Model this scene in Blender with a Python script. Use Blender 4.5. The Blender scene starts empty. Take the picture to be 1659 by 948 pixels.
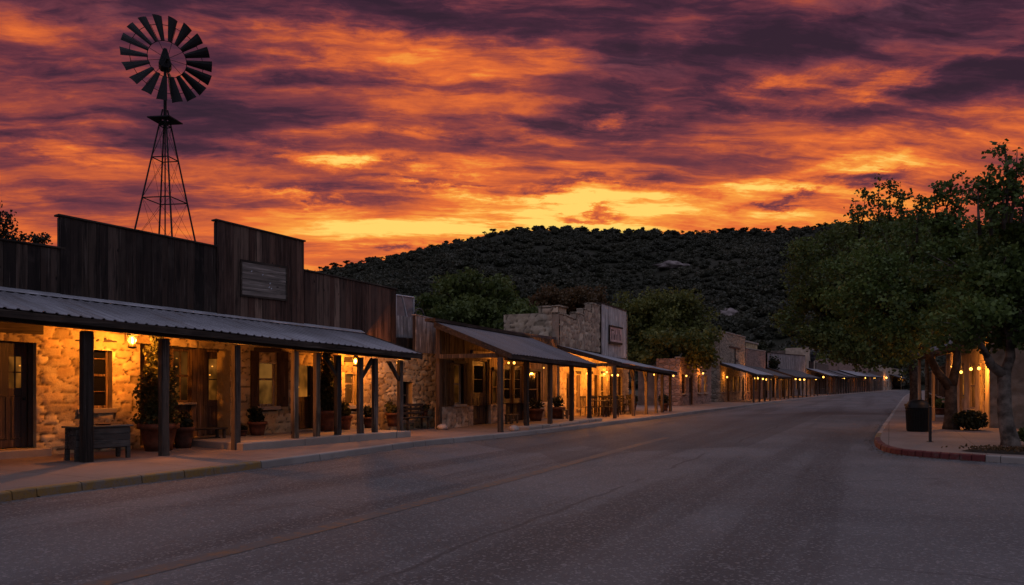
import bpy, bmesh, math, random
import numpy as np
from mathutils import Vector, Matrix

PI = math.pi
scene = bpy.context.scene
COL = scene.collection
rnd = random.Random(7)
nrng = np.random.default_rng(11)

# ------------------------------------------------------------------ camera
CX, HY, FPX, EYE = 829.5, 622.0, 1200.0, 1.65
YAW = math.radians(27.0)
Fd = np.array([-math.sin(YAW), math.cos(YAW)])
Rd = np.array([math.cos(YAW), math.sin(YAW)])
cam_d = bpy.data.cameras.new('camera')
cam = bpy.data.objects.new('camera', cam_d)
COL.objects.link(cam)
cam.location = (0, 0, EYE)
cam.rotation_euler = (PI / 2, 0, YAW)
cam_d.sensor_width = 36.0
cam_d.lens = FPX / 1659.0 * 36.0
cam_d.shift_y = (HY - 474.0) / 1659.0
cam_d.clip_start = 0.1
cam_d.clip_end = 6000.0
scene.camera = cam


def gnd(px, py, z=0.0):
    """plan point of the level z that is seen at a photo position"""
    d = FPX * (EYE - z) / (py - HY)
    l = (px - CX) / FPX * d
    return d * Fd + l * Rd


def at(px, d):
    return d * Fd + (px - CX) / FPX * d * Rd


def zat(py, d):
    return EYE + (HY - py) * d / FPX


class Frame:
    """a facade line in plan: x runs along it, y runs into the building, z up"""

    def __init__(self, p0, p1):
        self.o = np.array(p0, float)
        v = np.array(p1, float) - self.o
        self.len = float(np.linalg.norm(v))
        self.u = v / self.len
        self.nin = np.array([-self.u[1], self.u[0]])
        self.rot = math.atan2(self.u[1], self.u[0])

    def hit(self, px, y=0.0):
        dr = Fd + (px - CX) / FPX * Rd
        d = (y + self.o @ self.nin) / (dr @ self.nin)
        return float((d * dr - self.o) @ self.u), float(d)

    def s(self, px, y=0.0):
        return self.hit(px, y)[0]

    def z(self, px, py, y=0.0):
        return zat(py, self.hit(px, y)[1])

    def w(self, s, y, z=0.0):
        p = self.o + s * self.u + y * self.nin
        return (float(p[0]), float(p[1]), z)


# ------------------------------------------------------------------ mesh helpers
class MB:
    def __init__(self):
        self.v, self.f = [], []

    def add(self, vs, fs):
        b = len(self.v)
        self.v += [tuple(map(float, p)) for p in vs]
        self.f += [tuple(b + i for i in q) for q in fs]
        return self

    def hexa(self, p):
        return self.add(p, [(3, 2, 1, 0), (4, 5, 6, 7), (0, 1, 5, 4), (1, 2, 6, 5), (2, 3, 7, 6), (3, 0, 4, 7)])

    def box(self, x0, x1, y0, y1, z0, z1, z1b=None, z0b=None):
        """z1b / z0b: top and bottom height at x1 when they differ from those at x0"""
        zb = z1 if z1b is None else z1b
        za = z0 if z0b is None else z0b
        return self.hexa([(x0, y0, z0), (x1, y0, za), (x1, y1, za), (x0, y1, z0),
                          (x0, y0, z1), (x1, y0, zb), (x1, y1, zb), (x0, y1, z1)])

    def tube(self, p, q, r0, r1=None, n=8):
        r1 = r0 if r1 is None else r1
        p, q = Vector(p), Vector(q)
        ax = (q - p)
        if ax.length < 1e-6:
            return self
        ax.normalize()
        a = ax.orthogonal().normalized()
        b = ax.cross(a)
        vs = []
        for c, r in ((p, r0), (q, r1)):
            for i in range(n):
                t = 2 * PI * i / n
                vs.append(c + a * (r * math.cos(t)) + b * (r * math.sin(t)))
        fs = [(i, (i + 1) % n, n + (i + 1) % n, n + i) for i in range(n)]
        fs += [tuple(range(n - 1, -1, -1)), tuple(range(n, 2 * n))]
        return self.add(vs, fs)

    def path(self, pts, rs, n=6):
        """a bent tapering tube without inner caps"""
        vs, fs = [], []
        pts = [Vector(p) for p in pts]
        a = None
        for k, p in enumerate(pts):
            d = (pts[min(k + 1, len(pts) - 1)] - pts[max(k - 1, 0)]).normalized()
            if a is None:
                a = d.orthogonal().normalized()
            else:
                a = (a - d * a.dot(d))
                a = a.normalized() if a.length > 1e-5 else d.orthogonal().normalized()
            b = d.cross(a)
            for i in range(n):
                t = 2 * PI * i / n
                vs.append(p + (a * math.cos(t) + b * math.sin(t)) * rs[k])
        for k in range(len(pts) - 1):
            for i in range(n):
                j = (i + 1) % n
                fs.append((k * n + i, k * n + j, (k + 1) * n + j, (k + 1) * n + i))
        fs.append(tuple(range(n - 1, -1, -1)))
        m = (len(pts) - 1) * n
        fs.append(tuple(range(m, m + n)))
        return self.add(vs, fs)

    def lathe(self, prof, c=(0, 0, 0), n=16):
        vs, fs = [], []
        for (r, z) in prof:
            for i in range(n):
                t = 2 * PI * i / n
                vs.append((c[0] + r * math.cos(t), c[1] + r * math.sin(t), c[2] + z))
        for k in range(len(prof) - 1):
            for i in range(n):
                j = (i + 1) % n
                fs.append((k * n + i, k * n + j, (k + 1) * n + j, (k + 1) * n + i))
        fs.append(tuple(range(n - 1, -1, -1)))
        m = (len(prof) - 1) * n
        fs.append(tuple(range(m, m + n)))
        return self.add(vs, fs)

    def ball(self, c, r, n=8, m=6, sq=1.0):
        prof = []
        for k in range(m + 1):
            t = -PI / 2 + PI * k / m
            prof.append((max(r * math.cos(t), 1e-4), r * sq * math.sin(t)))
        return self.lathe(prof, c, n)

    def prism(self, outline, axis, a0, a1):
        """extrude a 2-D outline along an axis: axis 'y' takes (x,z) points, axis 'z' takes (x,y), axis 'x' takes (y,z)"""
        n = len(outline)

        def P(q, a):
            return {'y': (q[0], a, q[1]), 'z': (q[0], q[1], a), 'x': (a, q[0], q[1])}[axis]
        vs = [P(q, a0) for q in outline] + [P(q, a1) for q in outline]
        fs = [tuple(range(n - 1, -1, -1)), tuple(range(n, 2 * n))]
        fs += [(i, (i + 1) % n, n + (i + 1) % n, n + i) for i in range(n)]
        return self.add(vs, fs)

    def build(self, name, mat, parent=None, loc=None, rotz=0, smooth=False, bevel=0.0):
        me = bpy.data.meshes.new(name)
        me.from_pydata(self.v, [], self.f)
        bm = bmesh.new()
        bm.from_mesh(me)
        bmesh.ops.recalc_face_normals(bm, faces=bm.faces)
        bm.to_mesh(me)
        bm.free()
        return finish(me, name, mat, parent, loc, rotz, smooth, bevel)


def finish(me, name, mat, parent=None, loc=None, rotz=0, smooth=False, bevel=0.0):
    if smooth:
        me.polygons.foreach_set('use_smooth', [True] * len(me.polygons))
    me.materials.append(mat)
    o = bpy.data.objects.new(name, me)
    COL.objects.link(o)
    if parent is not None:
        o.parent = parent
    if loc is not None:
        o.location = loc
    o.rotation_euler = (0, 0, rotz)
    if bevel > 0:
        b = o.modifiers.new('bevel', 'BEVEL')
        b.width = bevel
        b.segments = 1
        b.limit_method = 'ANGLE'
    return o


def raw_mesh(name, verts, faces_flat, per, mat, parent=None, loc=None, smooth=False, cols=None):
    """numpy verts (n,3) and faces (m,per) to a mesh object"""
    me = bpy.data.meshes.new(name)
    m = len(faces_flat)
    me.vertices.add(len(verts))
    me.vertices.foreach_set('co', np.asarray(verts, np.float32).ravel())
    me.loops.add(m * per)
    me.loops.foreach_set('vertex_index', np.asarray(faces_flat, np.int32).ravel())
    me.polygons.add(m)
    me.polygons.foreach_set('loop_start', np.arange(0, m * per, per, dtype=np.int32))
    if cols is not None:
        at_ = me.color_attributes.new('tint', 'FLOAT_COLOR', 'POINT')
        at_.data.foreach_set('color', np.asarray(cols, np.float32).ravel())
    me.update(calc_edges=True)
    me.validate()
    return finish(me, name, mat, parent, loc, 0, smooth)


def tag(o, label=None, cat=None, group=None, kind=None):
    if label:
        o['label'] = label
    if cat:
        o['category'] = cat
    if group:
        o['group'] = group
    if kind:
        o['kind'] = kind
    return o


def thing(name, label, cat, loc=(0, 0, 0), rotz=0.0, group=None):
    o = bpy.data.objects.new(name, None)
    COL.objects.link(o)
    o.location = loc
    o.rotation_euler = (0, 0, rotz)
    o.empty_display_size = 0.2
    return tag(o, label, cat, group)


def copy_tree(o, parent=None):
    c = o.copy()
    COL.objects.link(c)
    if parent is not None:
        c.parent = parent
    for ch in list(o.children):
        copy_tree(ch, c)
    return c


# ------------------------------------------------------------------ shader helpers
class S:
    """a socket with arithmetic"""

    def __init__(self, nt, sock):
        self.nt, self.k = nt, sock

    def _m(self, op, a, b=None, c=None, clamp=False):
        n = self.nt.nodes.new('ShaderNodeMath')
        n.operation = op
        n.use_clamp = clamp
        for i, q in enumerate((a, b, c)):
            if q is None:
                continue
            if isinstance(q, S):
                self.nt.links.new(q.k, n.inputs[i])
            else:
                n.inputs[i].default_value = float(q)
        return S(self.nt, n.outputs[0])

    def __add__(self, b): return self._m('ADD', self, b)
    __radd__ = __add__
    def __sub__(self, b): return self._m('SUBTRACT', self, b)
    def __rsub__(self, b): return self._m('SUBTRACT', b, self)
    def __mul__(self, b): return self._m('MULTIPLY', self, b)
    __rmul__ = __mul__
    def __truediv__(self, b): return self._m('DIVIDE', self, b)
    def __rtruediv__(self, b): return self._m('DIVIDE', b, self)
    def f(self, op, b=None, c=None): return self._m(op, self, b, c)
    def clamp(self): return self._m('ADD', self, 0.0, None, True)

    def ss(self, a, b):
        """smooth step from a to b"""
        n = self.nt.nodes.new('ShaderNodeMapRange')
        n.interpolation_type = 'SMOOTHSTEP'
        self.nt.links.new(self.k, n.inputs['Value'])
        n.inputs['From Min'].default_value = a
        n.inputs['From Max'].default_value = b
        return S(self.nt, n.outputs['Result'])


class G:
    """small node-graph builder"""

    def __init__(self, nt):
        self.nt = nt
        nt.nodes.clear()

    def node(self, t, **kw):
        n = self.nt.nodes.new(t)
        for k, v in kw.items():
            setattr(n, k, v)
        return n

    def put(self, sock, v):
        if isinstance(v, S):
            self.nt.links.new(v.k, sock)
        elif isinstance(v, (tuple, list)):
            sock.default_value = tuple(v) + ((1.0,) if len(v) == 3 and len(sock.default_value) == 4 else ())
        else:
            sock.default_value = v

    def obj(self):
        return S(self.nt, self.node('ShaderNodeTexCoord').outputs['Object'])

    def sep(self, v):
        n = self.node('ShaderNodeSeparateXYZ')
        self.put(n.inputs[0], v)
        return [S(self.nt, n.outputs[i]) for i in range(3)]

    def comb(self, x, y, z):
        n = self.node('ShaderNodeCombineXYZ')
        for i, q in enumerate((x, y, z)):
            self.put(n.inputs[i], q)
        return S(self.nt, n.outputs[0])

    def scale(self, v, s, loc=(0, 0, 0)):
        n = self.node('ShaderNodeMapping')
        self.put(n.inputs['Vector'], v)
        n.inputs['Scale'].default_value = s
        n.inputs['Location'].default_value = loc
        return S(self.nt, n.outputs[0])

    def noise(self, v, scale=1.0, detail=3.0, rough=0.5, dist=0.0, color=False):
        n = self.node('ShaderNodeTexNoise')
        self.put(n.inputs['Vector'], v)
        n.inputs['Scale'].default_value = scale
        n.inputs['Detail'].default_value = detail
        n.inputs['Roughness'].default_value = rough
        n.inputs['Distortion'].default_value = dist
        return S(self.nt, n.outputs['Color' if color else 0])

    def voro(self, v, scale=1.0, feature='F1', out='Distance', rand=1.0):
        n = self.node('ShaderNodeTexVoronoi', feature=feature)
        self.put(n.inputs['Vector'], v)
        n.inputs['Scale'].default_value = scale
        n.inputs['Randomness'].default_value = rand
        return S(self.nt, n.outputs[out])

    def ramp(self, v, stops, interp='LINEAR'):
        n = self.node('ShaderNodeValToRGB')
        self.put(n.inputs[0], v)
        cr = n.color_ramp
        cr.interpolation = interp
        while len(cr.elements) < len(stops):
            cr.elements.new(0.5)
        for e, (p, c) in zip(cr.elements, stops):
            e.position = p
            e.color = tuple(c) + (1.0,) if len(c) == 3 else c
        return S(self.nt, n.outputs[0])

    def mix(self, f, a, b, blend='MIX'):
        n = self.node('ShaderNodeMix', data_type='RGBA', blend_type=blend)
        self.put(n.inputs[0], f)
        self.put(n.inputs[6], a)
        self.put(n.inputs[7], b)
        return S(self.nt, n.outputs[2])

    def vadd(self, a, b, op='ADD'):
        n = self.node('ShaderNodeVectorMath', operation=op)
        self.put(n.inputs[0], a)
        self.put(n.inputs[1], b)
        return S(self.nt, n.outputs[0])

    def island(self):
        return S(self.nt, self.node('ShaderNodeNewGeometry').outputs['Random Per Island'])

    def attr(self, name):
        n = self.node('ShaderNodeAttribute', attribute_name=name)
        return S(self.nt, n.outputs['Color'])

    def bump(self, h, strength=0.5, dist=0.02):
        n = self.node('ShaderNodeBump')
        self.put(n.inputs['Height'], h)
        n.inputs['Strength'].default_value = strength
        n.inputs['Distance'].default_value = dist
        return S(self.nt, n.outputs[0])

    def principled(self, color, rough=0.8, spec=0.3, metal=0.0, normal=None, emit=None, estr=0.0, alpha=None, trans=None):
        n = self.node('ShaderNodeBsdfPrincipled')
        self.put(n.inputs['Base Color'], color)
        self.put(n.inputs['Roughness'], rough)
        self.put(n.inputs['Specular IOR Level'], spec)
        self.put(n.inputs['Metallic'], metal)
        if normal is not None:
            self.put(n.inputs['Normal'], normal)
        if emit is not None:
            self.put(n.inputs['Emission Color'], emit)
            self.put(n.inputs['Emission Strength'], estr)
        if alpha is not None:
            self.put(n.inputs['Alpha'], alpha)
        return n

    def out(self, n, i=0):
        o = self.node('ShaderNodeOutputMaterial')
        self.nt.links.new(n.outputs[i], o.inputs['Surface'])


def new_mat(name):
    m = bpy.data.materials.new(name)
    m.use_nodes = True
    return m, G(m.node_tree)


def wood(name, cols, vertical=True, rough=0.85, streak=1.0, spec=0.25):
    """weathered boards: a tone per board, stretched grain, dark water streaks, knots"""
    m, g = new_mat(name)
    p = g.obj()
    r = g.island()
    off = g.comb(r * 37.0, r * 61.0, r * 23.0)
    q = g.vadd(p, off)
    sc = (9, 9, .7) if vertical else (.7, 9, 9)
    grain = g.noise(g.scale(q, sc), 2.2, 5, .65, .4)
    fine = g.noise(g.scale(q, tuple(3.5 * a for a in sc)), 3.0, 3, .6)
    blotch = g.noise(q, 1.3, 4, .6, .3)
    base = g.ramp(r, [(i / max(1, len(cols) - 1), c) for i, c in enumerate(cols)])
    c1 = g.mix(g.noise(g.scale(q, sc), .8, 3, .6).ss(.42, .7) * .75, base, tuple(.35 * a for a in cols[0]))
    c2 = g.mix(grain.ss(.5, .72) * (.75 * streak), c1, tuple(.22 * a for a in cols[0]))
    c3 = g.mix(blotch.ss(.5, .75) * .4, c2, tuple(min(1, 1.9 * a + .02) for a in cols[-1]))
    kn = g.voro(g.scale(q, (3.2, 3.2, 1.3) if vertical else (1.3, 3.2, 3.2)), 1.0)
    c3 = g.mix(g.noise(g.scale(q, (14, 14, .45) if vertical else (.45, 14, 14)), 1.0, 4, .7).ss(.56, .66) * .8, c3, tuple(.16 * a for a in cols[0]))
    c3 = g.mix(g.noise(g.scale(q, (17, 17, .6) if vertical else (.6, 17, 17), (3, 3, 3)), 1.0, 4, .7).ss(.57, .68) * .75, c3, tuple(min(1, 2.4 * a + .025) for a in cols[-1]))
    c4 = g.mix(1.0 - kn.ss(.03, .09), c3, tuple(.12 * a for a in cols[0]))
    h = grain * .6 + fine * .4
    g.out(g.principled(c4, rough, spec, normal=g.bump(h, .6, .012)))
    return m


def plain(name, col, rough=.6, spec=.4, metal=0.0, var=.25, scale=6.0, bump=.15):
    m, g = new_mat(name)
    p = g.obj()
    n = g.noise(p, scale, 5, .6)
    c = g.mix(n.ss(.3, .75), tuple(a * (1 - var) for a in col), tuple(min(1, a * (1 + var)) for a in col))
    f = g.noise(p, scale * 9, 3, .6)
    g.out(g.principled(c, f * .2 + (rough - .1), spec, metal, normal=g.bump(f, bump, .01)))
    return m


def leafmat(name, a, b, c=None, rough=.6, nsc=.55):
    m, g = new_mat(name)
    r = g.island()
    p = g.obj()
    n = g.noise(p, nsc, 4, .6)
    stops = [(0, a), (.55, b)] + ([(1, c)] if c else [(1, b)])
    col = g.ramp((r * .55 + n.ss(.3, .7) * .45), stops)
    d = g.node('ShaderNodeBsdfPrincipled')
    g.put(d.inputs['Base Color'], col)
    g.put(d.inputs['Roughness'], rough)
    g.put(d.inputs['Specular IOR Level'], .25)
    t = g.node('ShaderNodeBsdfTranslucent')
    g.put(t.inputs['Color'], col)
    mx = g.node('ShaderNodeMixShader')
    mx.inputs[0].default_value = .3
    g.nt.links.new(d.outputs[0], mx.inputs[1])
    g.nt.links.new(t.outputs[0], mx.inputs[2])
    g.out(mx)
    return m


M = {}
# boards and timbers
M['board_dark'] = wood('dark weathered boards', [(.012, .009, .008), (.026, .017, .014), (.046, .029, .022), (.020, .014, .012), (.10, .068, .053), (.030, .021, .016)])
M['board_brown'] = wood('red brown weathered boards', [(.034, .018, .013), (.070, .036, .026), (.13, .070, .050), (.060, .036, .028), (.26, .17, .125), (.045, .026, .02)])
M['board_grey'] = wood('grey weathered boards', [(.17, .155, .15), (.27, .245, .24), (.21, .19, .185), (.36, .33, .32)])
M['board_warm'] = wood('warm porch boards', [(.070, .040, .022), (.12, .068, .036), (.055, .033, .02), (.16, .095, .052)])
M['board_pale'] = wood('pale weathered planks', [(.34, .325, .32), (.45, .43, .425), (.39, .37, .365), (.52, .50, .49)], streak=.7)
M['sign_wood'] = wood('pale sign wood', [(.13, .11, .095), (.19, .165, .145), (.16, .135, .118)], vertical=False, streak=.8)
M['post'] = wood('porch post timber', [(.026, .018, .013), (.050, .036, .027), (.085, .064, .050)], streak=.9)
M['post_dark'] = wood('dark porch post timber', [(.014, .010, .008), (.024, .018, .014), (.034, .026, .021)])
M['post_pale'] = wood('pale porch post timber', [(.11, .075, .045), (.16, .115, .075)], streak=1.0)
M['beam'] = wood('dark beam timber', [(.030, .022, .017), (.050, .036, .027)], vertical=False)
M['soffit'] = wood('porch ceiling boards', [(.13, .085, .05), (.20, .13, .075), (.16, .10, .06)], vertical=False)
M['trim'] = wood('brown window trim', [(.085, .050, .030), (.13, .080, .048)])
M['trim_pale'] = wood('pale window trim', [(.30, .22, .14), (.36, .27, .18)], streak=.4)
M['shutter'] = wood('dark brown shutter', [(.040, .022, .014), (.058, .032, .020)], streak=.5)
M['door'] = wood('dark door wood', [(.030, .017, .011), (.045, .026, .017)], streak=.4, rough=.55, spec=.4)
M['furniture'] = wood('dark furniture wood', [(.035, .026, .020), (.055, .042, .033)], vertical=False)
M['trough'] = wood('grey trough wood', [(.055, .048, .042), (.08, .070, .060)], vertical=False)


def stone_mat():
    m, g = new_mat('limestone rubble')
    p = g.obj()
    c = g.attr('tint')
    n1 = g.noise(p, 5, 5, .65)
    n2 = g.noise(p, 28, 4, .65)
    st = g.noise(g.scale(p, (2.5, 2.5, .8)), 1.0, 4, .6)
    c1 = g.mix(n1.ss(.3, .75) * .55, c, (.58, .45, .29), 'MULTIPLY')
    c2 = g.mix(n2.ss(.55, .8) * .5, c1, (.16, .11, .07))
    c3 = g.mix(st.ss(.56, .75) * .35, c2, (.09, .075, .06))
    g.out(g.principled(c3, .95, .15, normal=g.bump(n2 * .6 + n1 * .5, .8, .03)))
    return m


def stone_flat(name, a, b, mortar, sc=2.6):
    """rubble masonry for walls a little farther off"""
    m, g = new_mat(name)
    p = g.obj()
    wv = g.vadd(p, g.scale(g.noise(p, 2.0, 3, .6, color=True), (.16, .16, .16)))
    q = g.scale(wv, (1.0, 1.0, 1.65))
    e = g.voro(q, sc, 'DISTANCE_TO_EDGE')
    cc = g.voro(q, sc, 'F1', 'Color')
    r = g.sep(cc)[0]
    col = g.ramp(r, [(0, a), (.5, b), (.8, tuple(.8 * x for x in a)), (1, tuple(.45 * x for x in a))])
    n2 = g.noise(p, 16, 5, .7)
    n1 = g.noise(p, 1.4, 4, .6)
    col = g.mix(n2.ss(.45, .75) * .5, col, tuple(.35 * x for x in a))
    col = g.mix(n1.ss(.5, .75) * .4, col, tuple(.4 * x for x in b))
    col = g.mix(1.0 - e.ss(.015, .06), col, mortar)
    h = e.ss(.0, .14) + n2 * .4
    g.out(g.principled(col, .95, .15, normal=g.bump(h, .9, .06)))
    return m


M['stone'] = stone_mat()
M['stone_far'] = stone_flat('rubble masonry', (.42, .33, .24), (.36, .29, .22), (.14, .11, .085))
M['stone_pink'] = stone_flat('pinkish rubble masonry', (.42, .27, .22), (.34, .23, .19), (.20, .15, .12))
M['stone_grey'] = stone_flat('grey coursed masonry', (.20, .165, .13), (.16, .135, .11), (.10, .085, .07), 1.8)
M['stucco'] = plain('pale plaster', (.42, .33, .25), .95, .1, var=.3, scale=1.5)
M['plaster_dark'] = plain('dark plaster', (.16, .12, .10), .95, .1, var=.35, scale=1.5)
M['inside'] = plain('dim interior', (.05, .032, .02), .9, .1)


def roof_mat(name, col, rough=.42, metal=.35):
    m, g = new_mat(name)
    p = g.obj()
    r = g.island()
    n = g.noise(p, .9, 5, .65)
    st = g.noise(g.scale(p, (6, .5, .5)), 1.0, 4, .6)
    c = g.mix(n.ss(.35, .7), tuple(.75 * a for a in col), col)
    c = g.mix(st.ss(.48, .72) * .6, c, (.12, .075, .055))
    pan = g.sep(g.voro(g.scale(p, (1.15, .0001, .0001)), 1.0, 'F1', 'Color'))[0]
    c = g.mix(pan * .55, c, tuple(.45 * a for a in col))
    c = g.mix(g.noise(p, 7, 4, .7).ss(.64, .8) * .5, c, (.09, .05, .035))
    g.out(g.principled(c, n * .3 + (rough - .15), .5, metal, normal=g.bump(g.noise(p, 3, 3, .5), .15, .02)))
    return m


M['roof'] = roof_mat('galvanised roof sheet', (.30, .29, .315))
M['roof_old'] = roof_mat('dull roof sheet', (.15, .13, .14), .55)
M['roof_dark'] = roof_mat('dark roof sheet', (.085, .07, .07), .6, .1)
M['flashing'] = plain('roof flashing', (.50, .51, .55), .4, .5, .5, scale=2)
M['iron'] = plain('black iron', (.012, .012, .013), .5, .5, .2)
M['iron_dull'] = plain('dull windmill steel', (.012, .011, .012), .7, .3, .1)
M['steel'] = plain('grey steel', (.20, .21, .23), .4, .5, .6, scale=3)
M['terracotta'] = plain('terracotta', (.15, .056, .031), .85, .2, var=.35)
M['terracotta_dark'] = plain('dark terracotta', (.10, .045, .03), .85, .2, var=.35)
M['soil'] = plain('potting soil', (.03, .022, .016), .95, .1)
M['bark'] = plain('tree bark', (.060, .046, .036), .95, .1, var=.6, scale=5, bump=.8)
M['bark_pale'] = plain('pale patchy bark', (.13, .105, .085), .95, .1, var=.7, scale=3.5, bump=.8)
M['can'] = plain('dark green can', (.006, .008, .008), .5, .2, .0, scale=4)
M['rock'] = plain('pale rock', (.36, .31, .28), .95, .1, var=.4, scale=1.2, bump=.6)
M['rock_hill'] = plain('pale hill rock', (.20, .165, .155), .95, .1, var=.5, scale=.15, bump=.5)

M['leaf_oak'] = leafmat('oak leaves', (.034, .054, .013), (.078, .115, .026), (.15, .20, .046))
M['leaf_green'] = leafmat('yellow green leaves', (.050, .060, .014), (.11, .12, .028), (.21, .20, .045))  # the tree's own yellow green tone
M['leaf_mid'] = leafmat('mid green leaves', (.042, .062, .016), (.090, .115, .028), (.16, .18, .045))
M['leaf_rust'] = leafmat('rusty leaves', (.055, .036, .016), (.10, .058, .024), (.13, .085, .034))
M['leaf_dark'] = leafmat('dark leaves', (.014, .018, .008), (.026, .030, .012), (.040, .044, .016))
M['leaf_hill'] = leafmat('hill scrub leaves', (.036, .038, .025), (.060, .060, .038), (.120, .108, .072), nsc=.035)
M['leaf_sil'] = leafmat('skyline oak leaves', (.014, .014, .009), (.026, .024, .013), (.034, .03, .016))
M['leaf_pot'] = leafmat('potted shrub leaves', (.030, .036, .012), (.070, .070, .022), (.12, .10, .03))


def glass_mat(name, emit=None, es=0.0, dark=(.006, .006, .008)):
    m, g = new_mat(name)
    p = g.obj()
    n = g.noise(p, 1.2, 2, .5)
    if emit is None:
        nd = g.principled(dark, .08, .06, normal=g.bump(n, .06, .02))
    else:
        k = g.noise(g.scale(p, (1.6, 1.6, 1.2), (.3, .2, .7)), 1.3, 2, .5).ss(.35, .75) * .28
        k = k + (1.0 - g.voro(g.scale(p, (1.0, 1.0, 1.5)), 3.4).ss(.05, .13)) * 1.6  # small lamp dots painted into the pane's own glow
        nd = g.principled(dark, .08, .05, normal=g.bump(n, .06, .02), emit=emit, estr=(k + .03) * es)
    g.out(nd)
    return m


M['glass'] = glass_mat('dark window glass')
M['glass_lit'] = glass_mat('window with a lit room behind', (1.0, .34, .045), 1.2)
M['glass_dim'] = glass_mat('window with a dim room behind', (1.0, .34, .05), .28)
M['glass_pale'] = glass_mat('window with pale curtain', (1.0, .42, .08), .55, (.05, .035, .02))


def bulb_mat(name, col, s):
    """frosted bulb: glows itself and lets the light of its filament lamp through"""
    m, g = new_mat(name)
    e = g.node('ShaderNodeEmission')
    g.put(e.inputs[0], col)
    e.inputs[1].default_value = s
    t = g.node('ShaderNodeBsdfTransparent')
    mx = g.node('ShaderNodeAddShader')
    g.nt.links.new(e.outputs[0], mx.inputs[0])
    g.nt.links.new(t.outputs[0], mx.inputs[1])
    g.out(mx)
    return m


LAMP = (1.0, .325, .04)
M['bulb'] = bulb_mat('glowing bulb', (1.0, .46, .075), 2.6)
M['bulb_small'] = bulb_mat('faintly glowing bulb', (1.0, .40, .06), 1.2)


def filament(parent, watts):
    """the real lamp inside a bulb"""
    k = 'lamp_%d' % watts
    ld = bpy.data.lights.get(k)
    if ld is None:
        ld = bpy.data.lights.new(k, 'POINT')
        ld.energy = watts
        ld.color = LAMP
        ld.shadow_soft_size = .02
    o = bpy.data.objects.new('lamp', ld)
    COL.objects.link(o)
    o.parent = parent
    return o


def clear_glass():
    m, g = new_mat('lantern glass')
    t = g.node('ShaderNodeBsdfTransparent')
    g.put(t.inputs[0], (1.0, .9, .72, 1))
    gl = g.node('ShaderNodeBsdfGlossy')
    gl.inputs['Roughness'].default_value = .1
    mx = g.node('ShaderNodeMixShader')
    mx.inputs[0].default_value = .06
    g.nt.links.new(t.outputs[0], mx.inputs[1])
    g.nt.links.new(gl.outputs[0], mx.inputs[2])
    g.out(mx)
    return m


M['lantern_glass'] = clear_glass()


def asphalt_mat():
    m, g = new_mat('old asphalt')
    p = g.obj()
    fine = g.noise(p, 70, 3, .7)
    agg = g.voro(p, 42, 'F1', 'Color')
    ag = g.sep(agg)[0]
    big = g.noise(p, .22, 5, .6, .3)
    mid = g.noise(p, 1.3, 5, .65)
    lane = g.noise(g.scale(p, (.75, .035, 1)), 1.0, 4, .55)
    c = g.mix(big.ss(.35, .68), (.070, .068, .069), (.115, .111, .111))
    c = g.mix(lane.ss(.48, .62) * .6, c, (.030, .028, .029))
    c = g.mix(mid.ss(.58, .8) * .35, c, (.028, .026, .027))
    c = g.mix(ag.ss(.78, .95) * .55, c, (.24, .225, .22))
    c = g.mix(fine.ss(.52, .66) * .6, c, (.014, .013, .014))
    wv = g.vadd(p, g.scale(g.noise(p, .9, 4, .65, color=True), (.9, .9, 0)))
    cr = g.voro(wv, .22, 'DISTANCE_TO_EDGE')
    crm = (1.0 - cr.ss(.002, .006)) * g.noise(p, .12, 2, .5).ss(.45, .55)
    c = g.mix(crm * .40, c, (.012, .011, .011))
    # tar-sealed seams and a few squared patches
    sx, sy, sz = g.sep(g.vadd(p, g.scale(g.noise(p, .5, 3, .6, color=True), (.5, .5, 0))))
    seam = (1.0 - ((sx + 3.6).f('ABSOLUTE')).ss(.02, .05)) * g.noise(p, .35, 2, .5).ss(.42, .5)
    c = g.mix(seam * .5, c, (.016, .014, .014))
    pt = g.voro(g.scale(p, (.11, .05, 1), (.3, .7, 0)), 1.0, 'F1', 'Color')
    pv = g.sep(pt)[0]
    c = g.mix(pv.ss(.78, .80) * .45, c, (.034, .032, .033))
    oil = g.noise(g.scale(p, (.9, .22, 1), (5, 2, 0)), 1.0, 5, .6).ss(.62, .74)
    c = g.mix(oil * .55, c, (.022, .02, .021))
    h = fine * .6 + ag * .5
    g.out(g.principled(c, .80, .34, normal=g.bump(h, .75, .008)))
    return m


M['asphalt'] = asphalt_mat()


def concrete_mat(name, col, joints=True, red=False):
    m, g = new_mat(name)
    p = g.obj()
    big = g.noise(p, .5, 5, .65, .4)
    mid = g.noise(p, 3.5, 5, .65)
    fine = g.noise(p, 60, 3, .6)
    c = g.mix(big.ss(.32, .7), tuple(.70 * a for a in col), col)
    c = g.mix(mid.ss(.56, .8) * .45, c, tuple(.42 * a for a in col))
    c = g.mix(fine.ss(.55, .75) * .4, c, tuple(.55 * a for a in col))
    h = fine * .4 + mid * .5
    if joints:
        b = g.node('ShaderNodeTexBrick')
        g.put(b.inputs['Vector'], g.vadd(p, g.scale(g.noise(p, 1.5, 2, .5, color=True), (.03, .03, 0))))
        b.offset = 0.0
        b.inputs['Scale'].default_value = 1.0
        b.inputs['Brick Width'].default_value = 1.9
        b.inputs['Row Height'].default_value = 1.9
        b.inputs['Mortar Size'].default_value = .011
        b.inputs['Mortar Smooth'].default_value = .4
        f = S(g.nt, b.outputs['Fac'])
        c = g.mix(f * .8, c, tuple(.22 * a for a in col))
        h = h - f * 1.2
    g.out(g.principled(c, .85, .3, normal=g.bump(h, .4, .012)))
    return m


M['pavement'] = concrete_mat('concrete pavement', (.21, .16, .135))
M['kerb'] = concrete_mat('kerb concrete', (.27, .24, .215), False)
M['slab'] = concrete_mat('stone porch slab', (.34, .29, .245), False)


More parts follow.
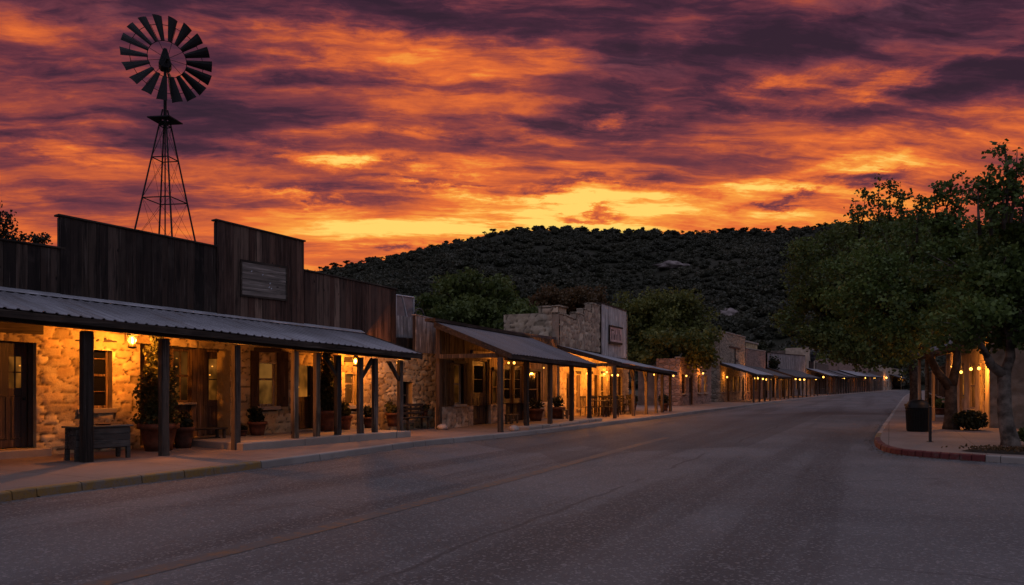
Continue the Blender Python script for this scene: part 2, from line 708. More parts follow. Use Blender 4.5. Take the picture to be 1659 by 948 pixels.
def paint_mat(name, col, under, wear=.5):
    m, g = new_mat(name)
    p = g.obj()
    w = g.noise(p, 7, 6, .7)
    b = g.noise(p, 1.4, 4, .6)
    k = (w * .65 + b * .35).ss(wear - .07, wear + .07)
    c = g.mix(k, col, under)
    c = g.mix(g.noise(p, 25, 4, .7).ss(.5, .75) * .45, c, tuple(.35 * a for a in under))
    g.out(g.principled(c, .75, .3, normal=g.bump(w, .3, .01)))
    return m


M['kerb_yellow'] = paint_mat('worn yellow kerb paint', (.20, .115, .032), (.15, .115, .085), .50)
M['kerb_red'] = paint_mat('worn red kerb paint', (.095, .016, .015), (.10, .07, .06), .57)
M['line'] = paint_mat('worn yellow road paint', (.15, .080, .042), (.078, .072, .070), .47)


def ground_mat():
    m, g = new_mat('dry ground')
    p = g.obj()
    n = g.noise(p, .3, 6, .65)
    f = g.noise(p, 8, 5, .7)
    c = g.mix(n.ss(.35, .7), (.060, .050, .034), (.095, .076, .055))
    c = g.mix(f.ss(.5, .75) * .5, c, (.03, .028, .016))
    g.out(g.principled(c, .95, .1, normal=g.bump(f, .5, .05)))
    return m


def hill_mat():
    m, g = new_mat('scrubby hillside')
    p = g.obj()
    n = g.noise(p, .02, 6, .65)
    f = g.noise(p, .25, 6, .7)
    c = g.mix(n.ss(.4, .65), (.024, .024, .015), (.042, .038, .027))
    c = g.mix(f.ss(.45, .7) * .7, c, (.020, .021, .012))
    g.out(g.principled(c, .95, .1, normal=g.bump(f, .6, 1.0)))
    return m


M['ground'] = ground_mat()
M['hill'] = hill_mat()

# ------------------------------------------------------------------ sky and light
def build_world():
    w = bpy.data.worlds.new('World')
    scene.world = w
    w.use_nodes = True
    g = G(w.node_tree)
    nt = g.nt
    gen = S(nt, g.node('ShaderNodeTexCoord').outputs['Generated'])
    x, y, z = g.sep(gen)
    a = x.f('ARCTAN2', y) * 57.2958 + 27.0          # degrees right of the street scene's middle
    e = z.f('MINIMUM', .9999).f('MAXIMUM', -.9999).f('ARCSINE') * 57.2958
    # cloud deck seen in perspective
    q = 1.0 / (z.f('MAXIMUM', 0.0) + .15)
    u = (x * float(Rd[0]) + y * float(Rd[1])) * q
    v = (x * float(Fd[0]) + y * float(Fd[1])) * q
    pl = g.comb(u * .80 + v * .10, v * 1.25 - u * .12, 0.0)
    warp = g.noise(pl, 2.2, 4, .6, color=True)
    wp = g.vadd(pl, g.scale(warp, (.22, .22, 0), (-.11, -.11, 0)))
    n1 = g.noise(wp, 1.35, 9, .60)
    n2 = g.noise(g.scale(wp, (.74, 1.75, 1), (3.1, 1.7, .5)), 2.0, 9, .64)
    n3 = g.noise(g.scale(wp, (1.0, 1.75, 1), (7.7, 2.2, 3.5)), 6.5, 7, .62)
    bank = n2.ss(.40, .60)
    wisp = n3.ss(.32, .70)
    # warped angles for the larger banks
    wr = g.sep(g.noise(g.comb(a * .06, e * .17, 0.0), 2.2, 8, .66, color=True))
    aw = a + (wr[0] - .5) * 15.0
    ew = e + (wr[1] - .5) * 6.0

    def blob(px, py, hw, hh, amp, tilt=0.0):
        a0 = math.degrees(math.atan((px - CX) / FPX))
        e0 = math.degrees(math.atan((HY - py) / FPX * math.cos(math.radians(a0))))
        c = math.cos(math.radians(a0))
        sa, se = hw / FPX * 57.3 * c * c, hh / FPX * 57.3 * c
        t = math.tan(math.radians(tilt))
        da = (aw - a0) * (1 / sa)
        de = (ew - e0 - (aw - a0) * t) * (1 / se)
        return (da * da + de * de).f('MULTIPLY', -.9).f('EXPONENT') * amp

    bias = 1.07 - e * .0255
    side = (a - 7.0) * (1 / 25.0)
    bias = bias - (side * side).f('MINIMUM', 1.7) * .14
    amp = e.ss(7.0, 17.0) * .45 + .55
    tot = bias + ((n1 - .5) * .85 + (bank - .5) * .30 + (wisp - .5) * .17 + (n2 - .5) * .3) * amp
    for args in SKY_BLOBS:
        tot = tot + blob(*args)
    tot = tot.f('MAXIMUM', 0.0)
    col = g.ramp(tot, [(0, (.030, .012, .026)), (.16, (.056, .017, .036)), (.31, (.135, .030, .047)), (.45, (.27, .050, .046)),
                       (.58, (.50, .090, .036)), (.73, (.78, .150, .032)), (.88, (.95, .33, .045)), (1.0, (1.0, .66, .14))])
    # bluish mauve where the upper deck opens
    gap = (n2 * .5 + n1 * .5).ss(.50, .64) * e.ss(16.0, 27.0) * (1.0 - tot.ss(.38, .62))
    col = g.mix(gap * .42, col, (.19, .085, .125))
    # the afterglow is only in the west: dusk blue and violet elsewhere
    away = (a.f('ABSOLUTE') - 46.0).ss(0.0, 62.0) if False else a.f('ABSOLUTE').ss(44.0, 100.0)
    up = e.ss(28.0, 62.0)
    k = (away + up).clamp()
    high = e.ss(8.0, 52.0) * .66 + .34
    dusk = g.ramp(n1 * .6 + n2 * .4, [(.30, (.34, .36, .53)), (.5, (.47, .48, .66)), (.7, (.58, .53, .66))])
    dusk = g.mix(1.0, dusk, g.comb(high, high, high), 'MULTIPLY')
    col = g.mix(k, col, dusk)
    below = e.ss(-3.0, 0.5)
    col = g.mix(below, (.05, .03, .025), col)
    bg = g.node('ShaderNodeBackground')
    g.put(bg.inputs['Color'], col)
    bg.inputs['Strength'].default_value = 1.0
    # thin physical twilight sky behind the clouds
    sky = g.node('ShaderNodeTexSky', sky_type='NISHITA')
    sky.sun_disc = False
    sky.sun_elevation = math.radians(1.0)
    sky.sun_rotation = SUN_AZ
    bg2 = g.node('ShaderNodeBackground')
    nt.links.new(sky.outputs[0], bg2.inputs['Color'])
    bg2.inputs['Strength'].default_value = .005
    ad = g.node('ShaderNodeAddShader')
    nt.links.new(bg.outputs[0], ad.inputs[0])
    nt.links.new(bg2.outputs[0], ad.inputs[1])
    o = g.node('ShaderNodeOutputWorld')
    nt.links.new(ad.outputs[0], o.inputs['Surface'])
    w.cycles.sampling_method = 'MANUAL'
    w.cycles.sample_map_resolution = 512


SKY_BLOBS = [
    # dark banks: photo x, y, half width, half height, weight, tilt
    (440, 175, 200, 50, -.16), (60, 175, 170, 34, -.10), (1160, 95, 290, 46, -.40, -2), (1080, 205, 260, 34, -.26),
    (1520, 165, 230, 36, -.24, 6), (830, 200, 170, 26, -.24), (660, 290, 240, 20, -.26), (430, 300, 120, 22, -.22),
    (110, 295, 190, 26, -.12), (760, 22, 280, 26, -.20), (1480, 25, 220, 36, -.16), (945, 345, 42, 6, -.40),
    (1385, 292, 95, 11, -.55), (1275, 327, 48, 5, -.38), (650, 392, 26, 5, -.35), (960, 303, 130, 8, -.34),
    (200, 30, 150, 18, -.10), (1620, 90, 120, 30, -.2),
    # lit streaks
    (620, 98, 260, 28, .30), (110, 60, 130, 24, .20), (480, 60, 160, 16, .12), (900, 335, 230, 30, .20), (960, 350, 430, 40, .11), (620, 375, 200, 26, .02),
    (1300, 290, 210, 20, .16, 4), (560, 255, 170, 11, .28), (640, 228, 110, 10, .18), (990, 205, 40, 10, .40),
    (1250, 160, 120, 16, .26), (1500, 250, 170, 14, .06, 5), (60, 235, 120, 14, .22), (60, 345, 130, 16, .10),
    (1480, 120, 160, 14, .24, 8), (900, 75, 200, 14, .14), (600, 370, 160, 28, .08), (700, 300, 60, 5, .3),
    (480, 322, 70, 6, .25), (1000, 360, 280, 24, .05),
]
SUN_AZ = math.atan2(*((Fd + .06 * Rd).tolist()))
build_world()

sd = bpy.data.lights.new('sun', 'SUN')
sd.energy = .10
sd.angle = math.radians(14)
sd.color = (1.0, .55, .30)
sun = bpy.data.objects.new('sun', sd)
COL.objects.link(sun)
_sv = Vector((float((Fd + .06 * Rd)[0]), float((Fd + .06 * Rd)[1]), math.tan(math.radians(16))))
sun.rotation_euler = _sv.to_track_quat('Z', 'Y').to_euler()

scene.view_settings.view_transform = 'Standard'
scene.view_settings.look = 'None'
scene.view_settings.exposure = 0.0
scene.view_settings.gamma = 1.0
scene.view_settings.use_curve_mapping = False
scene.render.engine = 'CYCLES'
scene.cycles.use_denoising = True
scene.cycles.max_bounces = 6
scene.cycles.diffuse_bounces = 3
scene.cycles.glossy_bounces = 2
scene.cycles.transparent_max_bounces = 6
scene.cycles.sample_clamp_indirect = 4.0
scene.cycles.use_light_tree = True
scene.cycles.caustics_reflective = False
scene.cycles.caustics_refractive = False

# ------------------------------------------------------------------ street
def vnoise(x, y, seed=0):
    """cheap smooth value noise on arrays"""
    xi, yi = np.floor(x), np.floor(y)
    fx, fy = x - xi, y - yi
    fx, fy = fx * fx * (3 - 2 * fx), fy * fy * (3 - 2 * fy)

    def h(i, j):
        s = np.sin(i * 127.1 + j * 311.7 + seed * 74.7) * 43758.5453
        return s - np.floor(s)
    a, b, c, d = h(xi, yi), h(xi + 1, yi), h(xi, yi + 1), h(xi + 1, yi + 1)
    return (a * (1 - fx) + b * fx) * (1 - fy) + (c * (1 - fx) + d * fx) * fy


def fbm(x, y, oct=4, seed=0):
    s, a, t = 0, .5, 0
    for k in range(oct):
        s = s + a * vnoise(x * 2 ** k, y * 2 ** k, seed + k)
        t += a
        a *= .5
    return s / t


def resample(pts, step):
    pts = [np.array(p, float) for p in pts]
    out = [pts[0]]
    for a, b in zip(pts[:-1], pts[1:]):
        n = max(1, int(round(np.linalg.norm(b - a) / step)))
        out += [a + (b - a) * (k / n) for k in range(1, n + 1)]
    return out


def chaikin(pts, n=2):
    for _ in range(n):
        q = [pts[0]]
        for a, b in zip(pts[:-1], pts[1:]):
            q += [a * .75 + b * .25, a * .25 + b * .75]
        pts = q + [pts[-1]]
    return pts


def normals_left(pts):
    out = []
    for i in range(len(pts)):
        d = pts[min(i + 1, len(pts) - 1)] - pts[max(i - 1, 0)]
        d = d / np.linalg.norm(d)
        out.append(np.array([-d[1], d[0]]))
    return out


LEFT_PX = [(-160, 838), (0, 814), (80, 802), (275, 778), (370, 766), (560, 740), (660, 725), (700, 721), (830, 708), (965, 692),
           (1090, 675), (1240, 655), (1330, 643.5), (1405, 636.5), (1455, 632.5)]
LEFT = [gnd(*p) for p in LEFT_PX]
LEFT = [LEFT[0] - np.array([.3, 14.0])] + LEFT
_d = LEFT[-1] - LEFT[-2]
LEFT.append(LEFT[-1] + _d / np.linalg.norm(_d) * 120 + np.array([18, 0]))
LEFT_C = resample(chaikin(LEFT, 1), 2.6)
RIGHT_PX = [(1466, 641), (1452, 660), (1437, 682), (1421, 705), (1415, 715), (1416, 722), (1426, 730), (1452, 737), (1500, 741.5), (1560, 746), (1659, 752)]
RIGHT = [gnd(*p) for p in RIGHT_PX]
RIGHT = [RIGHT[0] + np.array([22.0, 190.0]), RIGHT[0] + np.array([3.0, 60.0])] + RIGHT
RIGHT.append(RIGHT[-1] + (RIGHT[-1] - RIGHT[-2]) / np.linalg.norm(RIGHT[-1] - RIGHT[-2]) * 55)
RIGHT_C = resample(chaikin(RIGHT, 2), 1.6)

KH = .135


def kerb_mesh(pts, side):
    """kerb stones along a polyline; side +1: pavement lies to the left of the direction of travel"""
    mb = MB()
    nl = normals_left(pts)
    for i in range(len(pts) - 1):
        a, b = pts[i], pts[i + 1]
        na, nb = nl[i] * side, nl[i + 1] * side
        t = (b - a) / np.linalg.norm(b - a)
        a2, b2 = a + t * .006, b - t * .006
        j = [rnd.uniform(-.008, .008) for _ in range(4)]
        sec = [(0.0 + j[0], -.05), (.025 + j[0], KH - .02 + j[1]), (.05 + j[0], KH + j[1]), (.17, KH + .002 + j[2] * .5), (.17, -.05)]
        vs = [tuple(a2 + na * o) + (z,) for o, z in sec] + [tuple(b2 + nb * o) + (z,) for o, z in sec]
        n = len(sec)
        fs = [(k, (k + 1) % n, n + (k + 1) % n, n + k) for k in range(n)] + [tuple(range(n)), tuple(range(2 * n - 1, n - 1, -1))]
        mb.add(vs, fs)
    return mb


def split_by_px(pts, px, first=True):
    """index of the first polyline point beyond a photo column"""
    for i, p in enumerate(pts):
        d = p @ Fd
        if d > 1 and (p @ Rd) / d * FPX + CX > px and p[1] > 3:
            return i
    return len(pts) - 1


i370 = split_by_px(LEFT_C, 366)
tag(kerb_mesh(LEFT_C[:i370 + 1], 1).build('yellow_kerb', M['kerb_yellow'], bevel=.006), kind='structure')
tag(kerb_mesh(LEFT_C[i370:], 1).build('kerb', M['kerb'], bevel=.006), kind='structure')
# right-hand corner: bare, then a yellow stone or two, red round the corner, bare again
yr = [i for i, p in enumerate(RIGHT_C) if p[1] < RIGHT[6][1] + 2.6][0]
rr = [i for i, p in enumerate(RIGHT_C) if p[1] < RIGHT[6][1] - .1][0]
er = [i for i, p in enumerate(RIGHT_C) if p[0] > gnd(1590, 748)[0] and i > rr][0]
tag(kerb_mesh(RIGHT_C[:yr + 1], 1).build('kerb', M['kerb'], bevel=.006), kind='structure')
tag(kerb_mesh(RIGHT_C[yr:rr + 1], 1).build('yellow_kerb', M['kerb_yellow'], bevel=.006), kind='structure')
tag(kerb_mesh(RIGHT_C[rr:er + 1], 1).build('red_kerb', M['kerb_red'], bevel=.006), kind='structure')
tag(kerb_mesh(RIGHT_C[er:], 1).build('kerb', M['kerb'], bevel=.006), kind='structure')


def pavement(pts, side, width, name):
    mb = MB()
    nl = normals_left(pts)
    ins = [p + n * side * .17 for p, n in zip(pts, nl)]
    if callable(width):
        outs = [width(p) for p in ins]
    else:
        outs = [p + n * side * width for p, n in zip(ins, nl)]
    vs, fs = [], []
    for a, b in zip(ins, outs):
        vs += [tuple(a) + (KH - .003,), tuple(b) + (KH - .003,)]
    for i in range(len(ins) - 1):
        fs.append((2 * i, 2 * i + 1, 2 * i + 3, 2 * i + 2))
    mb.add(vs, fs)
    return tag(mb.build(name, M['pavement']), kind='structure')


pavement(LEFT_C, 1, lambda p: p + np.array([-7.5, 0]), 'pavement')
# right pavement: everything inside the corner
rp = MB()
nlr = normals_left(RIGHT_C)
ring = [p + n * .17 for p, n in zip(RIGHT_C, nlr)]
far_pt = np.array([ring[-1][0], ring[0][1]])
rp.add([tuple(p) + (KH - .003,) for p in ring] + [(far_pt[0] + 10, far_pt[1], KH - .003)], [tuple(range(len(ring) + 1))])
tag(rp.build('pavement', M['pavement']), kind='structure')

road = MB()
lo = [tuple(p + np.array([-.06, 0])) + (0.0,) for p in LEFT_C]
ro = [tuple(p + n * .06) + (0.0,) for p, n in zip(RIGHT_C, nlr)]
road.add(lo + ro + [(ro[-1][0], -45, 0), (lo[0][0], -45, 0)], [tuple(range(len(lo) + len(ro) + 2))])
tag(road.build('road', M['asphalt']), kind='structure')

# worn centre line: two thin bands
CL = [gnd(*p) for p in [(150, 948), (480, 868), (700, 810), (900, 758), (1010, 727), (1080, 709)]]
CL = [CL[0] - np.array([.1, 9.0])] + CL
CL = resample(chaikin(CL, 2), 1.5)
ln = MB()
nl = normals_left(CL)
for o0, o1 in ((-.125, .125),):
    vs, fs = [], []
    for p, n in zip(CL, nl):
        vs += [tuple(p + n * o0) + (.004,), tuple(p + n * o1) + (.004,)]
    fs = [(2 * i, 2 * i + 1, 2 * i + 3, 2 * i + 2) for i in range(len(CL) - 1)]
    ln.add(vs, fs)
tag(ln.build('road_marking', M['line']), kind='structure')

# ------------------------------------------------------------------ ground to the horizon and the hill
gm = MB()
gm.add([(-2500, -1500, -.03), (2500, -1500, -.03), (2500, 3500, -.03), (-2500, 3500, -.03)], [(0, 1, 2, 3)])
tag(gm.build('ground', M['ground']), kind='structure')

RIDGE = [(-1500, 560), (-600, 540), (-100, 520), (200, 490), (400, 462), (500, 441), (560, 431), (640, 418), (700, 404), (760, 388), (800, 378),
         (860, 373), (930, 374), (1000, 378), (1100, 379), (1200, 378), (1290, 375), (1350, 368), (1420, 360), (1600, 372), (1900, 420), (2600, 540), (3800, 590)]
RX, RY = [p[0] for p in RIDGE], [p[1] for p in RIDGE]
D0, D1 = 190.0, 520.0


def hill_z(px, d):
    px, d = np.asarray(px, float), np.asarray(d, float)
    H = EYE + (HY - np.interp(px, RX, RY)) * D1 / FPX
    t = np.clip((d - D0) / (D1 - D0), 0, 1)
    up = t ** 1.12
    z = H * up
    spur = (fbm(px / 260.0 + 3, d / 170.0, 4, 5) - .5) * 26.0 * (t * (1 - t) * 4) ** .8
    z = z + spur + (fbm(px / 40.0, d / 30.0, 3, 9) - .5) * 2.2 * np.minimum(1, t * 6) * np.minimum(1, (1 - t) * 8 + .15)
    back = np.clip((d - D1) / 260.0, 0, 1)
    return np.where(d > D1, H * (1 - back ** 1.3) - .4, z) - .2


pxs = np.linspace(-1500, 3600, 240)
ds = np.concatenate([np.linspace(D0, D1, 70), np.linspace(D1 + 12, D1 + 270, 10)])
PXG, DG = np.meshgrid(pxs, ds, indexing='ij')
ZG = hill_z(PXG, DG)
LG = (PXG - CX) / FPX * DG
HV = np.stack([DG * Fd[0] + LG * Rd[0], DG * Fd[1] + LG * Rd[1], ZG], -1).reshape(-1, 3)
nx, ny = PXG.shape
ii, jj = np.meshgrid(np.arange(nx - 1), np.arange(ny - 1), indexing='ij')
b = (ii * ny + jj).ravel()
tag(raw_mesh('hill', HV, np.stack([b, b + ny, b + ny + 1, b + 1], -1), 4, M['hill'], smooth=True), kind='structure')


def ico(sub=1):
    bm = bmesh.new()
    bmesh.ops.create_icosphere(bm, subdivisions=sub, radius=1.0)
    v = np.array([x.co[:] for x in bm.verts])
    f = np.array([[q.index for q in p.verts] for p in bm.faces])
    bm.free()
    return v, f


def leaf_tris(pts, size, rng, flat=.0):
    """one small triangle pair (quad) per point, at random turns"""
    n = len(pts)
    a = rng.normal(size=(n, 3))
    a[:, 2] *= (1 - flat)
    a /= np.linalg.norm(a, axis=1)[:, None]
    b = np.cross(a, rng.normal(size=(n, 3)))
    b /= np.linalg.norm(b, axis=1)[:, None] + 1e-9
    s = (np.asarray(size) * rng.uniform(.6, 1.3, n))[:, None]
    w = s * .42
    v = np.stack([pts - a * s * .5, pts + b * w - a * s * .05, pts + a * s * .5, pts - b * w - a * s * .05], 1)
    return v.reshape(-1, 3), np.arange(n * 4).reshape(n, 4)


def bush_proto(rng, nleaf=110):
    v, f = ico(2)
    lump = 1 + .28 * np.sin(v[:, 0] * 4 + rng.uniform(0, 6)) * np.sin(v[:, 1] * 4 + rng.uniform(0, 6)) + rng.normal(0, .09, len(v))
    core = v * lump[:, None] * .66
    q = rng.normal(size=(nleaf, 3))
    q /= np.linalg.norm(q, axis=1)[:, None]
    q[:, 2] = np.abs(q[:, 2]) * 1.0 - .25
    pts = q * rng.uniform(.72, 1.12, nleaf)[:, None]
    lv, lf = leaf_tris(pts, .42, rng)
    return core, f, lv, lf


wr = np.random.default_rng(5)
protos = [bush_proto(wr) for _ in range(7)]
TV, TF, off = [], [], 0
N_BUSH = 14000
bpx = wr.uniform(250, 1780, N_BUSH)
bd = D0 + (D1 - D0) * wr.uniform(0, 1, N_BUSH) ** .8 + 2
dens = fbm(bpx / 70.0, bd / 40.0, 3, 21)
for k in range(N_BUSH):
    if dens[k] < .40 and wr.uniform() < .55:
        continue
    core, cf, lv, lf = protos[k % 7]
    px_, d_ = bpx[k], min(bd[k], D1 - 1)
    p = at(px_, d_)
    z = float(hill_z(px_, d_))
    r = (1.1 + 2.3 * wr.uniform() ** 2.2) * (.7 + .75 * dens[k])
    th = wr.uniform(0, 6.28)
    c, s = math.cos(th), math.sin(th)
    Rm = np.array([[c, -s, 0], [s, c, 0], [0, 0, wr.uniform(.62, .95)]]) * r
    o_ = np.array([p[0], p[1], z + r * .45])
    tri = np.concatenate([cf, lf[:, [0, 1, 2]] + len(core), lf[:, [0, 2, 3]] + len(core)])
    vv = np.concatenate([core, lv]) @ Rm.T + o_
    TV.append(vv)
    TF.append(tri + off)
    off += len(vv)
tag(raw_mesh('scrub_woods', np.concatenate(TV), np.concatenate(TF), 3, M['leaf_hill']), 'dark scrub and oak woods covering the hillside beyond the town', 'woods', kind='stuff')

# oaks one can tell apart along the skyline
def ridge_oak_meshes(seed):
    rng = np.random.default_rng(seed)
    tr = MB()
    tr.path([(0, 0, -.6), (.1, 0, 1.0), (.15, .1, 2.0)], [.28, .22, .16], 5)
    for k in range(5):
        t = k * 1.26 + rng.uniform(0, .6)
        tr.path([(.1, 0, 1.2), (1.3 * math.cos(t), 1.3 * math.sin(t), 2.4), (2.2 * math.cos(t), 2.2 * math.sin(t), 3.0)], [.15, .10, .05], 4)
    pts = []
    for k in range(9):
        t = rng.uniform(0, 6.28)
        rr_ = rng.uniform(.3, 2.5)
        c = np.array([rr_ * math.cos(t), rr_ * math.sin(t), rng.uniform(2.5, 4.1) - .22 * rr_])
        q = rng.normal(size=(60, 3))
        q /= np.linalg.norm(q, axis=1)[:, None]
        pts.append(c + q * rng.uniform(.3, 1.0, 60)[:, None] * np.array([1.25, 1.25, .62]))
    lv, lf = leaf_tris(np.concatenate(pts), .62, rng)
    return tr, lv, lf


oaks = []
for sd_ in range(6):
    tr, lv, lf = ridge_oak_meshes(40 + sd_)
    o = thing('skyline_oak', 'small dark oak standing on the skyline of the hill', 'tree', (0, 0, 0), 0, 'oaks along the skyline of the hill')
    tr.build('trunk', M['bark'], o)
    raw_mesh('crown', lv, lf, 4, M['leaf_sil'], o)
    oaks.append(o)
px_ = 497.0
k = 0
orng = random.Random(3)
while px_ < 1372:
    o = oaks[k] if k < 6 else copy_tree(oaks[orng.randrange(6)])
    p = at(px_, D1 + orng.uniform(-4, 2))
    s_ = orng.choice([.6, .75, .85, .7, .55, .95])
    o.location = (p[0], p[1], float(hill_z(px_, D1 - .5)) + .1)
    o.scale = (s_ * orng.uniform(.9, 1.2), s_ * orng.uniform(.9, 1.2), s_)
    o.rotation_euler = (0, 0, orng.uniform(0, 6.28))
    k += 1
    px_ += orng.choice([10, 12, 14, 17, 21, 24, 11])

# bare pale rock on the hillside
for (rx, ry, wpx, lab) in [(1090, 434, 46, 'broad pale rock face showing through the scrub high on the hill'),
                           (1180, 515, 34, 'low pinkish rock ledge on the lower hillside above the roofs')]:
    dd = np.linspace(D0 + 5, D1 - 5, 400)
    yy = HY - (hill_z(np.full(400, float(rx)), dd) - EYE) * FPX / dd
    d_ = float(dd[np.argmin(np.abs(yy - ry))])
    p = at(rx, d_)
    v, f = ico(3)
    rg = np.random.default_rng(rx)
    n_ = fbm(v[:, 0] * 4.2 + 5, v[:, 2] * 4.6 + v[:, 1], 3, rx)
    v = v * (.35 + 1.3 * np.round(n_ * 7) / 7)[:, None] * np.array([wpx / FPX * d_ * .5, 4.0, 2.3])
    o = raw_mesh('rock_outcrop', v @ np.array([[Rd[0], Rd[1], 0], [Fd[0], Fd[1], 0], [0, 0, 1.0]]), f, 3, M['rock_hill'], None, (p[0], p[1], float(hill_z(rx, d_)) + .9))
    tag(o, lab, 'rock')

# dry leaves and grit blown against the kerbs
rg = np.random.default_rng(314)
P = []
for pts, sgn in ((LEFT_C[:40], -1), (RIGHT_C, -1)):
    nl = normals_left(pts)
    for i in range(len(pts) - 1):
        if pts[i][1] < 2 or pts[i][1] > 60:
            continue
        k = int(rg.integers(6, 26))
        t = rg.uniform(0, 1, k)[:, None]
        o_ = np.abs(rg.normal(0, .16, k))[:, None] + .03
        q = pts[i] * (1 - t) + pts[i + 1] * t + sgn * nl[i] * o_
        P.append(np.concatenate([q, np.full((k, 1), .012)], 1))
v, f = leaf_tris(np.concatenate(P), .055, rg, .0)
v[:, 2] = .006 + np.abs(v[:, 2] - .012) * .6
tag(raw_mesh('gutter_litter', v, f, 4, M['leaf_rust']), 'dry leaves and grit lying in the gutters along both kerbs', 'leaf litter', kind='stuff')

# ------------------------------------------------------------------ building kit (facade frame: x along, y into the building, z up)
def opens_in(openings, a, b):
    """z-gaps of the openings that meet the strip a..b"""
    return sorted((c, d) for (s0, s1, c, d) in openings if s0 < b - .01 and s1 > a + .01)


def wall_boxes(mb, s0, s1, z0, z1, y0, y1, openings, z1b=None):
    xs = sorted({s0, s1, *[o[0] for o in openings if s0 < o[0] < s1], *[o[1] for o in openings if s0 < o[1] < s1]})
    zb = z1 if z1b is None else z1b
    top = lambda s: z1 + (zb - z1) * (s - s0) / max(1e-6, s1 - s0)
    for a, b_ in zip(xs[:-1], xs[1:]):
        z = z0
        for (c, d) in opens_in(openings, a, b_):
            if c > z + .005:
                mb.box(a, b_, y0, y1, z, c)
            z = max(z, d)
        if top(a) > z + .01:
            mb.box(a, b_, y0, y1, z, top(a), top(b_))
    return mb


def boards(mb, s0, s1, z0, z1, y=0.0, th=.03, openings=(), z1b=None, z0b=None, w=(.13, .23), gap=.006, jag=.012, r=rnd):
    """vertical boards, each its own piece"""
    zb = z1 if z1b is None else z1b
    za = z0 if z0b is None else z0b
    s = s0
    while s < s1 - .02:
        e = min(s1, s + r.uniform(*w))
        if s1 - e < .05:
            e = s1
        f0, f1 = (s - s0) / (s1 - s0), (e - s0) / (s1 - s0)
        t0, t1 = z1 + (zb - z1) * f0, z1 + (zb - z1) * f1
        b0, b1 = z0 + (za - z0) * f0, z0 + (za - z0) * f1
        j = r.uniform(-jag, jag)
        yo = r.uniform(-.008, .008)
        zlo = (b0 + b1) / 2
        for (c, d) in opens_in(openings, s, e):
            if c > zlo + .02:
                mb.box(s + gap / 2, e - gap / 2, y - th + yo, y + yo, zlo, c)
            zlo = max(zlo, d)
        if min(t0, t1) > zlo + .02:
            mb.box(s + gap / 2, e - gap / 2, y - th + yo, y + yo, zlo, t0 + j, t1 + j)
        s = e
    return mb


